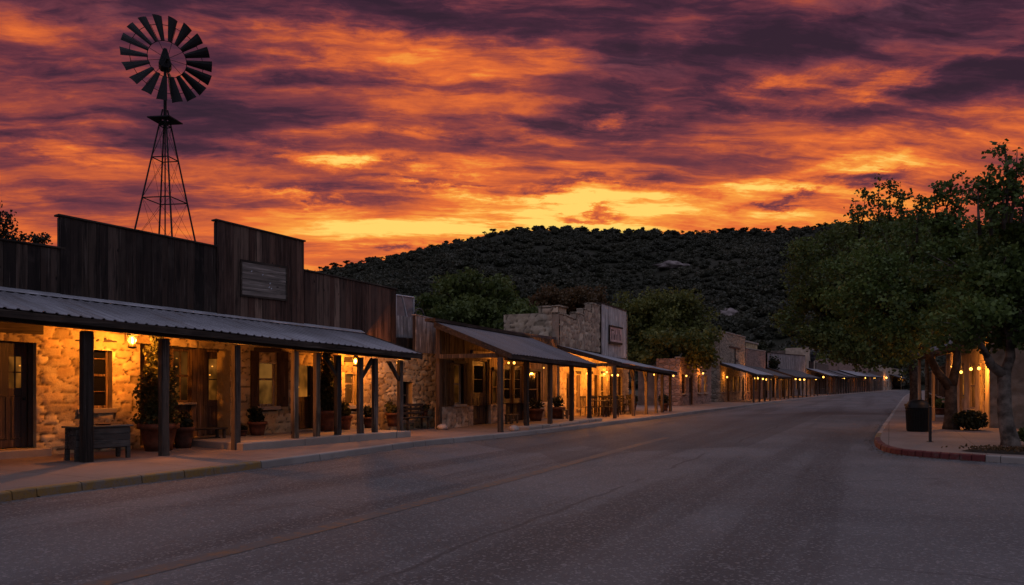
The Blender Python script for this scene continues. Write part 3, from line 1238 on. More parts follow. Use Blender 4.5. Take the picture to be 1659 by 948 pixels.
def stone_wall(name, parent, s0, s1, z0, z1, openings=(), y=0.0, cell=.045, stone=(.38, .22), depth=.042, reveal=.26, seed=1,
               tones=((.50, .40, .24), (.44, .35, .21), (.56, .46, .29), (.36, .28, .17), (.47, .35, .20)), mortar=(.10, .068, .042), z1b=None, thick=None):
    """rubble masonry with real relief: each stone stands a little proud of its joints"""
    rng = np.random.default_rng(seed)
    bx = sorted({s0, s1, *[v for o in openings for v in o[:2] if s0 < v < s1]})
    bz = sorted({z0, z1, *[v for o in openings for v in o[2:] if z0 < v < z1]})

    def sub(b):
        out = [b[0]]
        for a, c in zip(b[:-1], b[1:]):
            n = max(1, int(round((c - a) / cell)))
            out += [a + (c - a) * k / n for k in range(1, n + 1)]
        return np.array(out)
    X, Z = sub(bx), sub(bz)
    GX, GZ = np.meshgrid(X, Z, indexing='ij')
    sw, sh = stone
    nr, nc = int((z1 - z0) / sh) + 6, int((s1 - s0) / sw) + 6
    rowshift = rng.uniform(0, 1, nr)
    jx, jz = rng.uniform(-.30, .30, (nc, nr)), rng.uniform(-.24, .24, (nc, nr))
    tone, lift = rng.integers(0, len(tones), (nc, nr)), rng.uniform(-1, 1, (nc, nr))
    wgt = rng.uniform(-.14, .14, (nc, nr))
    wx = (fbm(GX * 3.1 + seed, GZ * 3.1, 3, seed) - .5) * .20
    wz = (fbm(GX * 3.1 + 9, GZ * 3.1 + seed, 3, seed + 3) - .5) * .16
    U, V = (GX - s0 + wx) / sw + 2, (GZ - z0 + wz) / sh + 2
    f1 = np.full(GX.shape, 9.0)
    f2 = np.full(GX.shape, 9.0)
    best = np.zeros(GX.shape, int)
    ju = np.floor(V).astype(int)
    for dj in (-1, 0, 1):
        j = np.clip(ju + dj, 0, nr - 1)
        iu = np.floor(U - rowshift[j]).astype(int)
        for di in (-1, 0, 1):
            i = np.clip(iu + di, 0, nc - 1)
            cx_ = i + .5 + jx[i, j] + rowshift[j]
            cz_ = j + .5 + jz[i, j]
            dd = ((np.abs(U - cx_)) ** 4.0 + (np.abs(V - cz_)) ** 4.0) ** (1 / 4.0) + wgt[i, j]
            new = dd < f1
            f2 = np.where(new, f1, np.minimum(f2, dd))
            best = np.where(new, i * nr + j, best)
            f1 = np.where(new, dd, f1)
    e = np.clip((f2 - f1) / .15, 0, 1)
    e = e * e * (3 - 2 * e)
    bi, bj = best // nr, best % nr
    rel = e * (depth + .014 * lift[bi, bj]) + (fbm(GX * 14, GZ * 14, 3, seed + 8) - .5) * .020 * (.3 + .7 * e)
    colr = np.array(tones)[tone[bi, bj]] * (1 + .22 * lift[bi, bj])[..., None]
    k = np.clip((f2 - f1 - .022) / .06, 0, 1)[..., None]
    colr = np.array(mortar) * (1 - k) + colr * k
    # tidy stone edges round the openings and at the ends
    keep = np.ones((len(X) - 1, len(Z) - 1), bool)
    xm, zm = (X[:-1] + X[1:]) / 2, (Z[:-1] + Z[1:]) / 2
    for (a, b_, c, d) in openings:
        keep &= ~(((xm > a) & (xm < b_))[:, None] & ((zm > c) & (zm < d))[None, :])
        m_ = ((GX > a - .001) & (GX < b_ + .001) & (GZ > c - .001) & (GZ < d + .001))
        rel = np.where(m_, .03, rel)
    ZZ = GZ.copy()
    if z1b is not None:
        ZZ = z0 + (GZ - z0) * (1 + ((z1b - z0) / (z1 - z0) - 1) * (GX - s0) / (s1 - s0))
    V3 = np.stack([GX, y - rel, ZZ], -1).reshape(-1, 3)
    nz = len(Z)
    I, J = np.nonzero(keep)
    b0 = I * nz + J
    F = np.stack([b0, b0 + nz, b0 + nz + 1, b0 + 1], -1)
    C4 = np.concatenate([colr.reshape(-1, 3), np.ones((len(V3), 1))], 1)
    ev, ef, ec = [], [], []

    def quad(p):
        n0 = len(V3) + len(ev)
        ev.extend(p)
        ef.append([n0, n0 + 1, n0 + 2, n0 + 3])
        t = np.array(tones[len(ef) % len(tones)]) * .85
        ec.extend([[*t, 1]] * 4)
    yf, yb = y - .03, y + reveal
    for (a, b_, c, d) in openings:
        a_, b2, c_, d_ = max(a, s0), min(b_, s1), max(c, z0), min(d, z1)
        quad([(a_, yf, c_), (a_, yf, d_), (a_, yb, d_), (a_, yb, c_)])
        quad([(b2, yf, c_), (b2, yb, c_), (b2, yb, d_), (b2, yf, d_)])
        quad([(a_, yf, d_), (b2, yf, d_), (b2, yb, d_), (a_, yb, d_)])
        if c_ > z0 + .02:
            quad([(a_, yf, c_), (a_, yb, c_), (b2, yb, c_), (b2, yf, c_)])
    zt = z1 if z1b is None else z1b
    tk = thick or reveal
    quad([(s0, y - .0, z0), (s0, y + tk, z0), (s0, y + tk, z1), (s0, y - .0, z1)])
    quad([(s1, y - .0, z0), (s1, y - .0, zt), (s1, y + tk, zt), (s1, y + tk, z0)])
    quad([(s0, y - .02, z1), (s0, y + tk, z1), (s1, y + tk, zt), (s1, y - .02, zt)])
    V3 = np.concatenate([V3, np.array(ev, float)])
    F = np.concatenate([F, np.array(ef)])
    C4 = np.concatenate([C4, np.array(ec, float)])
    return raw_mesh(name, V3, F, 4, M['stone'], parent, None, False, C4)


def window(parent, s0, s1, z0, z1, y=.14, frame='trim', glass='glass', rows=2, cols=1, sill=None, lintel=None, shutters=None, curtain=False, t=.055):
    mb = MB()
    d = .05
    mb.box(s0, s0 + t, y - d, y + d, z0, z1).box(s1 - t, s1, y - d, y + d, z0, z1)
    mb.box(s0 + t, s1 - t, y - d, y + d, z0, z0 + t).box(s0 + t, s1 - t, y - d, y + d, z1 - t, z1)
    for k in range(1, rows):
        zz = z0 + (z1 - z0) * k / rows
        h = .028 if k * 2 == rows else .013
        mb.box(s0 + t, s1 - t, y - d * .6, y + d * .6, zz - h, zz + h)
    for k in range(1, cols):
        ss_ = s0 + (s1 - s0) * k / cols
        mb.box(ss_ - .014, ss_ + .014, y - d * .5, y + d * .5, z0 + t, z1 - t)
    w = mb.build('window', M[frame], parent, bevel=.006)
    MB().box(s0 + t - .005, s1 - t + .005, y + .004, y + .016, z0 + t - .005, z1 - t + .005).build('pane', M[glass], w)
    if curtain:
        cm = MB()
        n = 14
        for k in range(n):
            a = s0 + t + (s1 - s0 - 2 * t) * (.45 + .5 * k / n)
            b_ = s0 + t + (s1 - s0 - 2 * t) * (.45 + .5 * (k + 1) / n)
            yo = .05 + .02 * math.sin(k * 2.1)
            cm.box(a, b_, y + yo, y + yo + .01, z0 + t, z1 - t)
    if sill:
        e, h = sill
        MB().box(s0 - e, s1 + e, y - .26, y + .02, z0 - h, z0 - .002).build('sill', M['slab'] if frame != 'trim_wood' else M['trim'], w, bevel=.012)
    if lintel:
        e, h = lintel
        MB().box(s0 - e, s1 + e, y - .20, y + .02, z1 + .002, z1 + h).build('lintel', M['beam'], w, bevel=.01)
    if shutters:
        for a, b_ in shutters:
            sm = MB()
            boards(sm, a, b_, z0 - .03, z1 + .04, y - .165, .028, w=(.10, .13))
            sm.box(a + .02, b_ - .02, y - .215, y - .196, z0 + .15, z0 + .25).box(a + .02, b_ - .02, y - .215, y - .196, z1 - .25, z1 - .15)
            sm.build('shutter', M['shutter'], w)
    return w


def door(parent, s0, s1, z0, z1, y=.16, mat='door', glass='glass', lite=(.25, .75, .50, .92), grid=(2, 2), frame='trim', side='right', fr_w=.09):
    """lite: where the pane sits in the leaf, as fractions (x0, x1, z0, z1)"""
    MBf = MB()
    MBf.box(s0 - fr_w, s0, y - .09, y + .07, z0, z1 + fr_w).box(s1, s1 + fr_w, y - .09, y + .07, z0, z1 + fr_w).box(s0, s1, y - .09, y + .07, z1, z1 + fr_w)
    MBf.build('door_frame', M[frame], parent, bevel=.008)
    W, H = s1 - s0, z1 - z0
    a, b_, c, d = s0 + W * lite[0], s0 + W * lite[1], z0 + H * lite[2], z0 + H * lite[3]
    m = MB()
    m.box(s0 + .004, a, y - .022, y + .022, z0 + .01, z1 - .004).box(b_, s1 - .004, y - .022, y + .022, z0 + .01, z1 - .004)
    m.box(a, b_, y - .022, y + .022, z0 + .01, c).box(a, b_, y - .022, y + .022, d, z1 - .004)
    for k in range(1, grid[0]):
        q = a + (b_ - a) * k / grid[0]
        m.box(q - .014, q + .014, y - .015, y + .015, c, d)
    for k in range(1, grid[1]):
        q = c + (d - c) * k / grid[1]
        m.box(a, b_, y - .015, y + .015, q - .014, q + .014)
    # raised lower panel mouldings
    pz0, pz1 = z0 + H * .08, c - H * .07
    if pz1 - pz0 > .25:
        for (u0, u1) in ((s0 + W * .14, s0 + W * .45), (s0 + W * .55, s0 + W * .86)):
            m.box(u0, u1, y - .032, y - .0215, pz0, pz0 + .03).box(u0, u1, y - .032, y - .0215, pz1 - .03, pz1)
            m.box(u0, u0 + .03, y - .032, y - .0215, pz0 + .03, pz1 - .03).box(u1 - .03, u1, y - .032, y - .0215, pz0 + .03, pz1 - .03)
    dr = m.build('door', M[mat], parent, bevel=.004)
    MB().box(a - .004, b_ + .004, y + .002, y + .012, c - .004, d + .004).build('pane', M[glass], dr)
    hs = s1 - .08 if side == 'right' else s0 + .08
    MB().tube((hs, y - .022, z0 + H * .46), (hs, y - .075, z0 + H * .46), .012, .012, 6).ball((hs, y - .085, z0 + H * .46), .032, 8, 6).build('handle', M['iron'], dr, smooth=True)
    return dr


def roof_sheet(parent, s0, s1, y0, zA0, zB0, y1, zA1, zB1, mat='roof', pitch=.23, rib=.022, th=.012, name='porch_roof'):
    """ribbed sheet from (y0: wall side) down to (y1: street side); zA at s0, zB at s1"""
    xs, hs = [], []
    s = s0
    while s < s1 - .01:
        for f, h in ((0, 0), (.60, 0), (.70, 1), (.88, 1), (.98, 0)):
            if s + f * pitch < s1:
                xs.append(s + f * pitch)
                hs.append(h * rib)
        s += pitch
    xs.append(s1)
    hs.append(0)
    n = len(xs)
    vs = []
    rows = [(0, 0), (1 / 3., -.006), (2 / 3., -.006), (1, 0)]
    for (t, sag) in rows:
        for x, h in zip(xs, hs):
            f = (x - s0) / (s1 - s0)
            z = (zA0 + (zB0 - zA0) * f) * (1 - t) + (zA1 + (zB1 - zA1) * f) * t
            vs.append((x, y0 + (y1 - y0) * t, z + h + sag + .010 * math.sin(x * 1.7) * t))
    fs = []
    for r_ in range(len(rows) - 1):
        fs += [(r_ * n + i, r_ * n + i + 1, (r_ + 1) * n + i + 1, (r_ + 1) * n + i) for i in range(n - 1)]
    mb = MB().add(vs, fs)
    o = mb.build(name, M[mat], parent)
    so = o.modifiers.new('sheet thickness', 'SOLIDIFY')
    so.thickness = th
    so.offset = -1
    return o


def porch(parent, s0, s1, ztop, zeave, y_eave=-2.6, y_post=-2.3, y_wall=0.0, roof='roof', mat_beam='beam', ceil=True, flash=True, bargeA=False, bargeB=True, beam_h=.20, pitch=.23):
    """ztop/zeave: (height at s0, height at s1)"""
    r = roof_sheet(parent, s0, s1, y_wall - .035, ztop[0], ztop[1], y_eave, zeave[0], zeave[1], roof, pitch)
    lerp = lambda p, s: p[0] + (p[1] - p[0]) * (s - s0) / (s1 - s0)
    # eave beam carried by the posts
    tpost = (y_post - y_wall) / (y_eave - y_wall)
    zb = [ztop[k] * (1 - tpost) + zeave[k] * tpost - .09 for k in (0, 1)]
    MB().box(s0 + .15, s1 - .12, y_post - .07, y_post + .07, zb[0] - beam_h, zb[0], zb[1], zb[1] - beam_h).build('eave_beam', M[mat_beam], parent, bevel=.01)
    # rafters with a board ceiling laid on them
    rm = MB()
    k = s0 + .12
    while k < s1 - .05:
        f = lerp(ztop, k), lerp(zeave, k)
        d0, d1 = .105, .105
        rm.hexa([(k - .03, y_wall - .05, f[0] - .13), (k + .03, y_wall - .05, f[0] - .13), (k + .03, y_wall - .05, f[0] - .035), (k - .03, y_wall - .05, f[0] - .035),
                 (k - .03, y_eave + .06, f[1] - .12), (k + .03, y_eave + .06, f[1] - .12), (k + .03, y_eave + .06, f[1] - .035), (k - .03, y_eave + .06, f[1] - .035)])
        k += .75
    rm.build('rafters', M['soffit'], r) if False else rm.build('rafter_frame', M['soffit'], r)
    if ceil:
        cm = MB()
        n = 9
        for q in range(n):
            t0, t1 = q / n + .004, (q + 1) / n - .004
            P = []
            for (s, kk) in ((s0 + .06, 0), (s1 - .06, 1)):
                za = lambda t: ztop[kk] * (1 - t) + zeave[kk] * t
                ya = lambda t: (y_wall - .05) * (1 - t) + (y_eave + .05) * t
                P.append([(s, ya(t0), za(t0) - .034), (s, ya(t1), za(t1) - .034), (s, ya(t1), za(t1) - .018), (s, ya(t0), za(t0) - .018)])
            cm.add(P[0] + P[1], [(0, 1, 2, 3), (7, 6, 5, 4), (0, 4, 5, 1), (1, 5, 6, 2), (2, 6, 7, 3), (3, 7, 4, 0)])
        cm.build('ceiling_boards', M['soffit'], r)
    # fascia board and flashing
    MB().box(s0, s1, y_eave + .005, y_eave + .035, zeave[0] - .15, zeave[0] - .022, zeave[1] - .022, zeave[1] - .15).build('fascia', M[mat_beam], r)
    if flash:
        MB().hexa([(s0, y_wall - .24, ztop[0] - .02), (s1, y_wall - .24, ztop[1] - .02), (s1, y_wall - .034, ztop[1] + .06), (s0, y_wall - .034, ztop[0] + .06),
                   (s0, y_wall - .24, ztop[0] + .0), (s1, y_wall - .24, ztop[1] + .0), (s1, y_wall - .034, ztop[1] + .085), (s0, y_wall - .034, ztop[0] + .085)]).build('flashing', M['flashing'], r)
    for on, s, kk in ((bargeA, s0, 0), (bargeB, s1, 1)):
        if on:
            sg = -1 if kk == 0 else 1
            a, b_ = (s, s + sg * .035)
            a, b_ = min(a, b_), max(a, b_)
            MB().hexa([(a, y_eave, zeave[kk] - .17), (b_, y_eave, zeave[kk] - .17), (b_, y_wall - .04, ztop[kk] - .19), (a, y_wall - .04, ztop[kk] - .19),
                       (a, y_eave, zeave[kk] + .015), (b_, y_eave, zeave[kk] + .015), (b_, y_wall - .04, ztop[kk] + .015), (a, y_wall - .04, ztop[kk] + .015)]).build('barge_board', M[mat_beam], r)
    return r


def post(parent, s, y, z0, z1, w=.2, mat='post', foot=True, r=rnd, brace=()):
    w = w * .78
    mb = MB()
    n = 6
    vs, fs = [], []
    tx, ty = r.uniform(-.012, .012), r.uniform(-.012, .012)
    for k in range(n + 1):
        t = k / n
        h = w / 2 * (1 + r.uniform(-.03, .03))
        ox, oy = tx * math.sin(t * 3) + r.uniform(-.003, .003), ty * math.sin(t * 3)
        z = z0 + (z1 - z0) * t
        for (a, b_) in ((-1, -1), (1, -1), (1, 1), (-1, 1)):
            vs.append((s + a * h + ox, y + b_ * h + oy, z))
    for k in range(n):
        for i in range(4):
            j = (i + 1) % 4
            fs.append((4 * k + i, 4 * k + j, 4 * k + 4 + j, 4 * k + 4 + i))
    fs += [(3, 2, 1, 0), (4 * n, 4 * n + 1, 4 * n + 2, 4 * n + 3)]
    mb.add(vs, fs)
    o = mb.build('porch_post', M[mat], parent, bevel=.012)
    if brace:
        for sg in brace:
            b = MB()
            a0, a1, wd_ = (s + sg * w * .5, z1 - .58), (s + sg * .52, z1 - .02), .05
            b.add([(a0[0], y - .04, a0[1]), (a0[0], y + .04, a0[1]), (a0[0], y + .04, a0[1] + .13), (a0[0], y - .04, a0[1] + .13),
                   (a1[0], y - .04, a1[1]), (a1[0], y + .04, a1[1]), (a1[0] - sg * .13, y + .04, a1[1]), (a1[0] - sg * .13, y - .04, a1[1])],
                  [(0, 1, 2, 3), (7, 6, 5, 4), (0, 4, 5, 1), (1, 5, 6, 2), (2, 6, 7, 3), (3, 7, 4, 0)])
            b.build('knee_brace', M[mat], o)
    return o


# ------------------------------------------------------------------ lamps
LANTERN_N = 0


def lantern(fr, px, py, y, label, s=1000, size=1.0, group='porch lanterns and bulbs', hang=None):
    """caged porch lantern hanging at a photo position on the plane y of a frame"""
    sx, d = fr.hit(px, y)
    z = zat(py, d)
    t = thing('porch_lantern', label, 'lantern', fr.w(sx, y, z), fr.rot, group)
    k = size
    MB().ball((0, 0, 0), .060 * k, 12, 8, 1.2).build('bulb', M['bulb'], t, smooth=True)
    filament(t, int(s * .19))
    cap = MB().lathe([(.012, .20 * k), (.018, .16 * k), (.05 * k, .135 * k), (.095 * k, .10 * k), (.10 * k, .085 * k), (.02 * k, .09 * k)], n=10)
    cap.tube((0, 0, .19 * k), (0, 0, (hang or .38)), .006, .006, 5)
    cap.build('cap', M['iron'], t)
    cg = MB()
    for q in range(6):
        a = q * PI / 3
        cg.tube((.085 * k * math.cos(a), .085 * k * math.sin(a), .09 * k), (.06 * k * math.cos(a), .06 * k * math.sin(a), -.12 * k), .005, .005, 4)
    cg.lathe([(.075 * k, -.115 * k), (.075 * k, -.135 * k), (.03 * k, -.15 * k)], n=10)
    cg.build('cage', M['iron'], t)
    MB().lathe([(.079 * k, .085 * k), (.055 * k, -.11 * k)], n=10).build('lantern_glass', M['lantern_glass'], t, smooth=True)
    return t


def hung_bulb(fr, px, py, y, label, s=700, size=1.0, group='porch lanterns and bulbs', hang=.22):
    sx, d = fr.hit(px, y)
    z = zat(py, d)
    t = thing('hanging_bulb', label, 'light bulb', fr.w(sx, y, z), fr.rot, group)
    k = size
    MB().ball((0, 0, 0), .045 * k * max(1.0, d / 42.0), 10, 8, 1.1).build('bulb', M['bulb' if s > 200 else 'bulb_small'], t, smooth=True)
    filament(t, int(s * .15))
    MB().lathe([(.022 * k, .05 * k), (.026 * k, .11 * k), (.01, .13 * k)], n=8).tube((0, 0, .12 * k), (0, 0, hang), .006, .006, 5).build('socket', M['iron'], t)
    return t

# ------------------------------------------------------------------ plants and porch furniture
def leaves_obj(name, parent, ells, n, size, mat, seed, loc=None):
    """leaf cards spread through ellipsoids (cx,cy,cz,rx,ry,rz)"""
    rng = np.random.default_rng(seed)
    vol = np.array([e[3] * e[4] * e[5] for e in ells]) ** .7
    cnt = np.maximum(3, (vol / vol.sum() * n).astype(int))
    pts = []
    for e, c in zip(ells, cnt):
        q = rng.normal(size=(c, 3))
        q /= np.linalg.norm(q, axis=1)[:, None]
        q *= rng.uniform(.25, 1.05, c)[:, None] ** .6
        pts.append(q * np.array(e[3:]) + np.array(e[:3]))
    v, f = leaf_tris(np.concatenate(pts), size, rng)
    return raw_mesh(name, v, f, 4, mat if not isinstance(mat, str) else M[mat], parent, loc)


def pot_mesh(r, h):
    return MB().lathe([(r * .68, 0), (r * .78, h * .35), (r * .92, h * .80), (r * 1.06, h * .81), (r * 1.08, h), (r * .95, h), (r * .90, h * .86), (.001, h * .86)], n=18)


def potted(fr, px, py, y, r, h, label, kind='low', mat='leaf_pot', pot='terracotta', seed=1, ph=.6, z=None, group='potted plants on the porches'):
    """pot standing on the porch under photo position px,py on plane y"""
    s = fr.s(px, y)
    t = thing('potted_plant', label, 'potted plant', fr.w(s, y, z), fr.rot, group)
    pot_mesh(r, h).build('pot', M[pot], t, smooth=True)
    rng = np.random.default_rng(seed)
    if kind == 'column':
        ells = []
        n = 14
        for k in range(n):
            f = k / (n - 1)
            rr_ = r * 1.0 * (1.25 - .85 * f) * rng.uniform(.8, 1.15)
            ells.append((rng.uniform(-.12, .12) * r, rng.uniform(-.12, .12) * r, h + .1 + ph * f, rr_, rr_, ph / n * 1.2))
        leaves_obj('foliage', t, ells, int(1900 * ph), .085, mat, seed)
        st = MB().path([(0, 0, h * .8), (.02, .01, h + ph * .5), (0, .02, h + ph * .95)], [.03, .02, .006], 6)
        for k in range(10):
            a, f = rng.uniform(0, 6.28), rng.uniform(.1, .85)
            q = r * (1.2 - .8 * f)
            st.path([(0, 0, h + ph * f), (q * math.cos(a), q * math.sin(a), h + ph * (f + .08))], [.01, .004], 4)
        st.build('stem', M['bark'], t)
    else:
        ells = [(rng.uniform(-.5, .5) * r, rng.uniform(-.5, .5) * r, h + ph * rng.uniform(.1, .55), r * .6, r * .6, ph * .3) for _ in range(6)]
        leaves_obj('foliage', t, ells, 260 if kind == 'low' else 420, .11, mat, seed)
        st = MB()
        for k in range(9):
            a, q = rng.uniform(0, 6.28), rng.uniform(.3, 1.1) * r
            st.path([(q * .2 * math.cos(a), q * .2 * math.sin(a), h * .85), (q * .5 * math.cos(a), q * .5 * math.sin(a), h + ph * .5), (q * math.cos(a), q * math.sin(a), h + ph * rng.uniform(.7, 1.1))], [.009, .006, .003], 4)
        st.build('stem', M['bark'], t)
    return t


def bench(loc, rot, w, label, back=True, d=.42, h=.44, mat='furniture', group=None):
    t = thing('bench', label, 'bench', loc, rot, group)
    sm = MB()
    for k in range(4):
        y0 = -d / 2 + k * d / 4
        sm.box(-w / 2, w / 2, y0 + .006, y0 + d / 4 - .006, h - .035, h)
    sm.build('seat', M[mat], t, bevel=.004)
    for sx in (-1, 1):
        for sy in (-1, 1):
            MB().box(sx * (w / 2 - .08) - .03, sx * (w / 2 - .08) + .03, sy * (d / 2 - .05) - .03, sy * (d / 2 - .05) + .03, 0, h - .036).build('leg', M[mat], t, bevel=.004)
    if back:
        bm_ = MB()
        for sx in (-1, 0, 1):
            bm_.box(sx * (w / 2 - .08) - .025, sx * (w / 2 - .08) + .025, d / 2 - .04, d / 2, h + .001, h + .44)
        for k in range(3):
            bm_.box(-w / 2, w / 2, d / 2 - .065, d / 2 - .042, h + .09 + k * .13, h + .18 + k * .13)
        bm_.build('backrest', M[mat], t, bevel=.004)
    else:
        MB().box(-w / 2 + .1, w / 2 - .1, -.03, .03, .12, .18).build('stretcher', M[mat], t)
    return t


def chair(loc, rot, label, group, mat='furniture', proto=[None]):
    t = thing('porch_chair', label, 'chair', loc, rot, group)
    if proto[0] is None:
        kids = []
        kids.append(MB().box(-.23, .23, -.22, .22, .42, .45).build('seat', M[mat], t, bevel=.006))
        b_ = MB()
        for sx in (-.19, -.065, .065, .19):
            b_.box(sx - .02, sx + .02, .18, .21, .46, .95)
        b_.box(-.23, .23, .175, .215, .86, .95)
        kids.append(b_.build('backrest', M[mat], t))
        for sx in (-1, 1):
            for sy in (-1, 1):
                kids.append(MB().tube((sx * .19, sy * .18, .42), (sx * .22, sy * .22, 0), .022, .018, 6).build('leg', M[mat], t))
        proto[0] = kids
    else:
        for k in proto[0]:
            c = k.copy()
            COL.objects.link(c)
            c.parent = t
    return t


def table(loc, rot, label, w=.8, group=None, mat='furniture'):
    t = thing('porch_table', label, 'table', loc, rot, group)
    MB().box(-w / 2, w / 2, -w / 2, w / 2, .71, .75).build('tabletop', M[mat], t, bevel=.008)
    for sx in (-1, 1):
        for sy in (-1, 1):
            q = w / 2 - .07
            MB().box(sx * q - .03, sx * q + .03, sy * q - .03, sy * q + .03, 0, .708).build('leg', M[mat], t)
    return t


# ------------------------------------------------------------------ the long stone storefront
F1 = Frame((-17.51, 0.0), (-14.3, 21.4))
PY = -2.23        # post line


def rect(fr, px0, px1, py0, py1, y=0.0):
    m = (px0 + px1) / 2
    return (fr.s(px0, y), fr.s(px1, y), fr.z(m, py1, y), fr.z(m, py0, y))


S0 = 3.6
S1 = F1.s(707)
b1 = thing('stone_storefront', 'long stone storefront with tall dark board false fronts and a full length metal porch roof', 'building',
           F1.w(0, 0, 0), F1.rot)
LZ = lambda px, py, y=0.0: F1.z(px, py, y)
SL = F1.s
# line of the stone's top, and of the roof's upper edge
zt0, zt1 = 3.42, LZ(700, 573)
topline = lambda s: zt0 + (zt1 - zt0) * (s - S0) / (S1 - S0)
doorA = rect(F1, -28, 58, 540, 716)
doorA = (doorA[0], doorA[1], .30, doorA[3])
win1 = rect(F1, 129, 181, 552, 663)
alc = (SL(226), SL(372), .16, 2.86)
win2 = rect(F1, 416, 447, 570, 659)
doorB = rect(F1, 481, 511, 572, 700)
doorB = (doorB[0], doorB[1], .30, doorB[3])
win3 = rect(F1, 558, 577, 586, 658)
win4 = rect(F1, 650, 667, 599, 682)
stone_wall('wall', b1, S0, S1, 0.0, zt0, [doorA, win1, alc, win2, doorB, win3, win4], z1b=zt1, cell=.042, reveal=.62, thick=.95, seed=4)
# board false fronts
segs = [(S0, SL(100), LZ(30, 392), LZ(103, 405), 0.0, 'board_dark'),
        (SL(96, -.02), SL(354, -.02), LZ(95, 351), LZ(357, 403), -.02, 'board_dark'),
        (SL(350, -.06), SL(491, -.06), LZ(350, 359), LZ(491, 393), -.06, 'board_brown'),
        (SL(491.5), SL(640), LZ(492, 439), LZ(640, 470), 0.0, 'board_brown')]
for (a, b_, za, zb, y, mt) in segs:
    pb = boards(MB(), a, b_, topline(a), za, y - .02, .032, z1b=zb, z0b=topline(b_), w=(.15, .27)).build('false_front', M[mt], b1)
    bk = MB().box(a, b_, y + .0, y + .10, topline(a) - .02, za - .02, zb - .02, topline(b_) - .02)
    bk.build('backing', M['board_dark'], pb)
    MB().box(a - .05, b_ + .04, y - .085, y + .14, za + .004, za + .045, zb + .045, zb + .004).build('cap_board', M['beam'], pb, bevel=.006)
# set-back grey boards, then the flush grey front at the far end
a, b_ = SL(640, .9), SL(673, .9)
boards(MB(), a, b_ + .3, LZ(656, 547, .9), LZ(656, 513, .9), .9, .03).build('false_front', M['board_grey'], b1)
boards(MB(), SL(640, .5), SL(690, .5), topline(S1) - .3, LZ(656, 548, .5), .5, .03).build('false_front', M['board_dark'], b1)
a, b_ = SL(672), S1
pb = boards(MB(), a, b_, zt1 + .0, LZ(673, 511), -.02, .032, z1b=LZ(707, 519)).build('false_front', M['board_grey'], b1)
MB().box(a, b_, .0, .10, zt1 - .02, LZ(673, 511) - .02, LZ(707, 519) - .02).build('backing', M['board_dark'], pb)
MB().box(a - .02, b_ + .02, -.075, .12, LZ(673, 511) + .004, LZ(673, 511) + .04, LZ(707, 519) + .04, LZ(707, 519) + .004).build('cap_board', M['board_grey'], pb)
# body of the building behind the fronts
bd_ = MB()
bd_.box(S0, S1 - .02, .96, 10.5, 0, 3.05)
bd_.build('rear_wall', M['plaster_dark'], b1)
MB().box(S0 - .1, S1 + .02, .55, 10.7, 3.06, 3.22).build('roof', M['roof_dark'], b1)

# porch
SE = SL(683, -2.6)
zr = lambda px, py: F1.z(px, py, 0)
porch(b1, S0 - .2, SE, (zr(20, 459), zr(565, 538)), (F1.z(90, 489, -2.6), F1.z(680, 573, -2.6)), y_eave=-2.6, y_post=PY, flash=True, bargeB=True, pitch=.21)
pz0, pz1 = F1.z(90, 489, -2.6), F1.z(680, 573, -2.6)
ez = lambda s: pz0 + (pz1 - pz0) * (s - S0) / (SE - S0) - .12
SLAB = .30
for (px, py, w, mt) in [(-95, 0, .22, 'post'), (140, 742, .25, 'post_dark'), (266, 733, .215, 'post'), (382, 725, .20, 'post'), (478, 717, .185, 'post_pale'), (513, 714, .18, 'post_pale'),
                        (547, 712, .19, 'post_dark'), (584, 710, .18, 'post'), (607, 709, .18, 'post'), (648, 706, .18, 'post')]:
    s = SL(px, PY)
    z0 = (SLAB - .005) if px > 400 else KH - .01
    post(b1, s, PY, z0, ez(s) - .12, w, mt, brace={547: (-1,), 584: (1,), 648: (-1,)}.get(px, ()))

# stone step along the porch's far half
sa, sb = SL(392, PY - .3), SL(664, PY - .3)
sl = MB()
k = sa
while k < sb - .1:
    e = min(sb, k + rnd.uniform(1.2, 1.9))
    sl.box(k + .004, e - .004, PY - .34 + rnd.uniform(-.012, .012), PY + .35, KH - .05, SLAB + rnd.uniform(-.006, .006))
    k = e
sl.box(sa + .004, sb - .01, PY + .355, -.06, KH - .05, SLAB - .012)
o = sl.build('porch_step', M['slab'], None, F1.w(0, 0, 0), F1.rot, bevel=.015)
tag(o, kind='structure')
MB().box(doorA[0] - .1, doorA[1] + .18, -.34, .5, KH - .02, .295).build('door_step', M['slab'], b1, bevel=.015)
MB().box(SL(330), SL(371), -.22, .5, KH - .02, .30).build('door_step', M['slab'], b1, bevel=.015)
MB().box(doorB[0] - .1, doorB[1] + .1, .0, .5, SLAB - .02, SLAB + .03).build('door_step', M['slab'], b1)

# openings
door(b1, SL(-16, .2), SL(44, .2), .31, doorA[3] - .16, .22, glass='glass_lit', lite=(.50, .84, .565, .86), grid=(2, 2), frame='door')
MB().box(doorA[0] - .06, doorA[1] + .12, -.09, .05, doorA[3] + .002, doorA[3] + .30).build('lintel', M['beam'], b1, bevel=.01)
MB().box(SL(44, .2) + .11, doorA[1], .18, .24, .31, doorA[3]).build('door_panel', M['door'], b1)
window(b1, win1[0] + .03, win1[1] - .02, win1[2] + .02, win1[3] - .03, .17, 'trim', 'glass', 4, 2, sill=(.10, .12), lintel=(.14, .11))
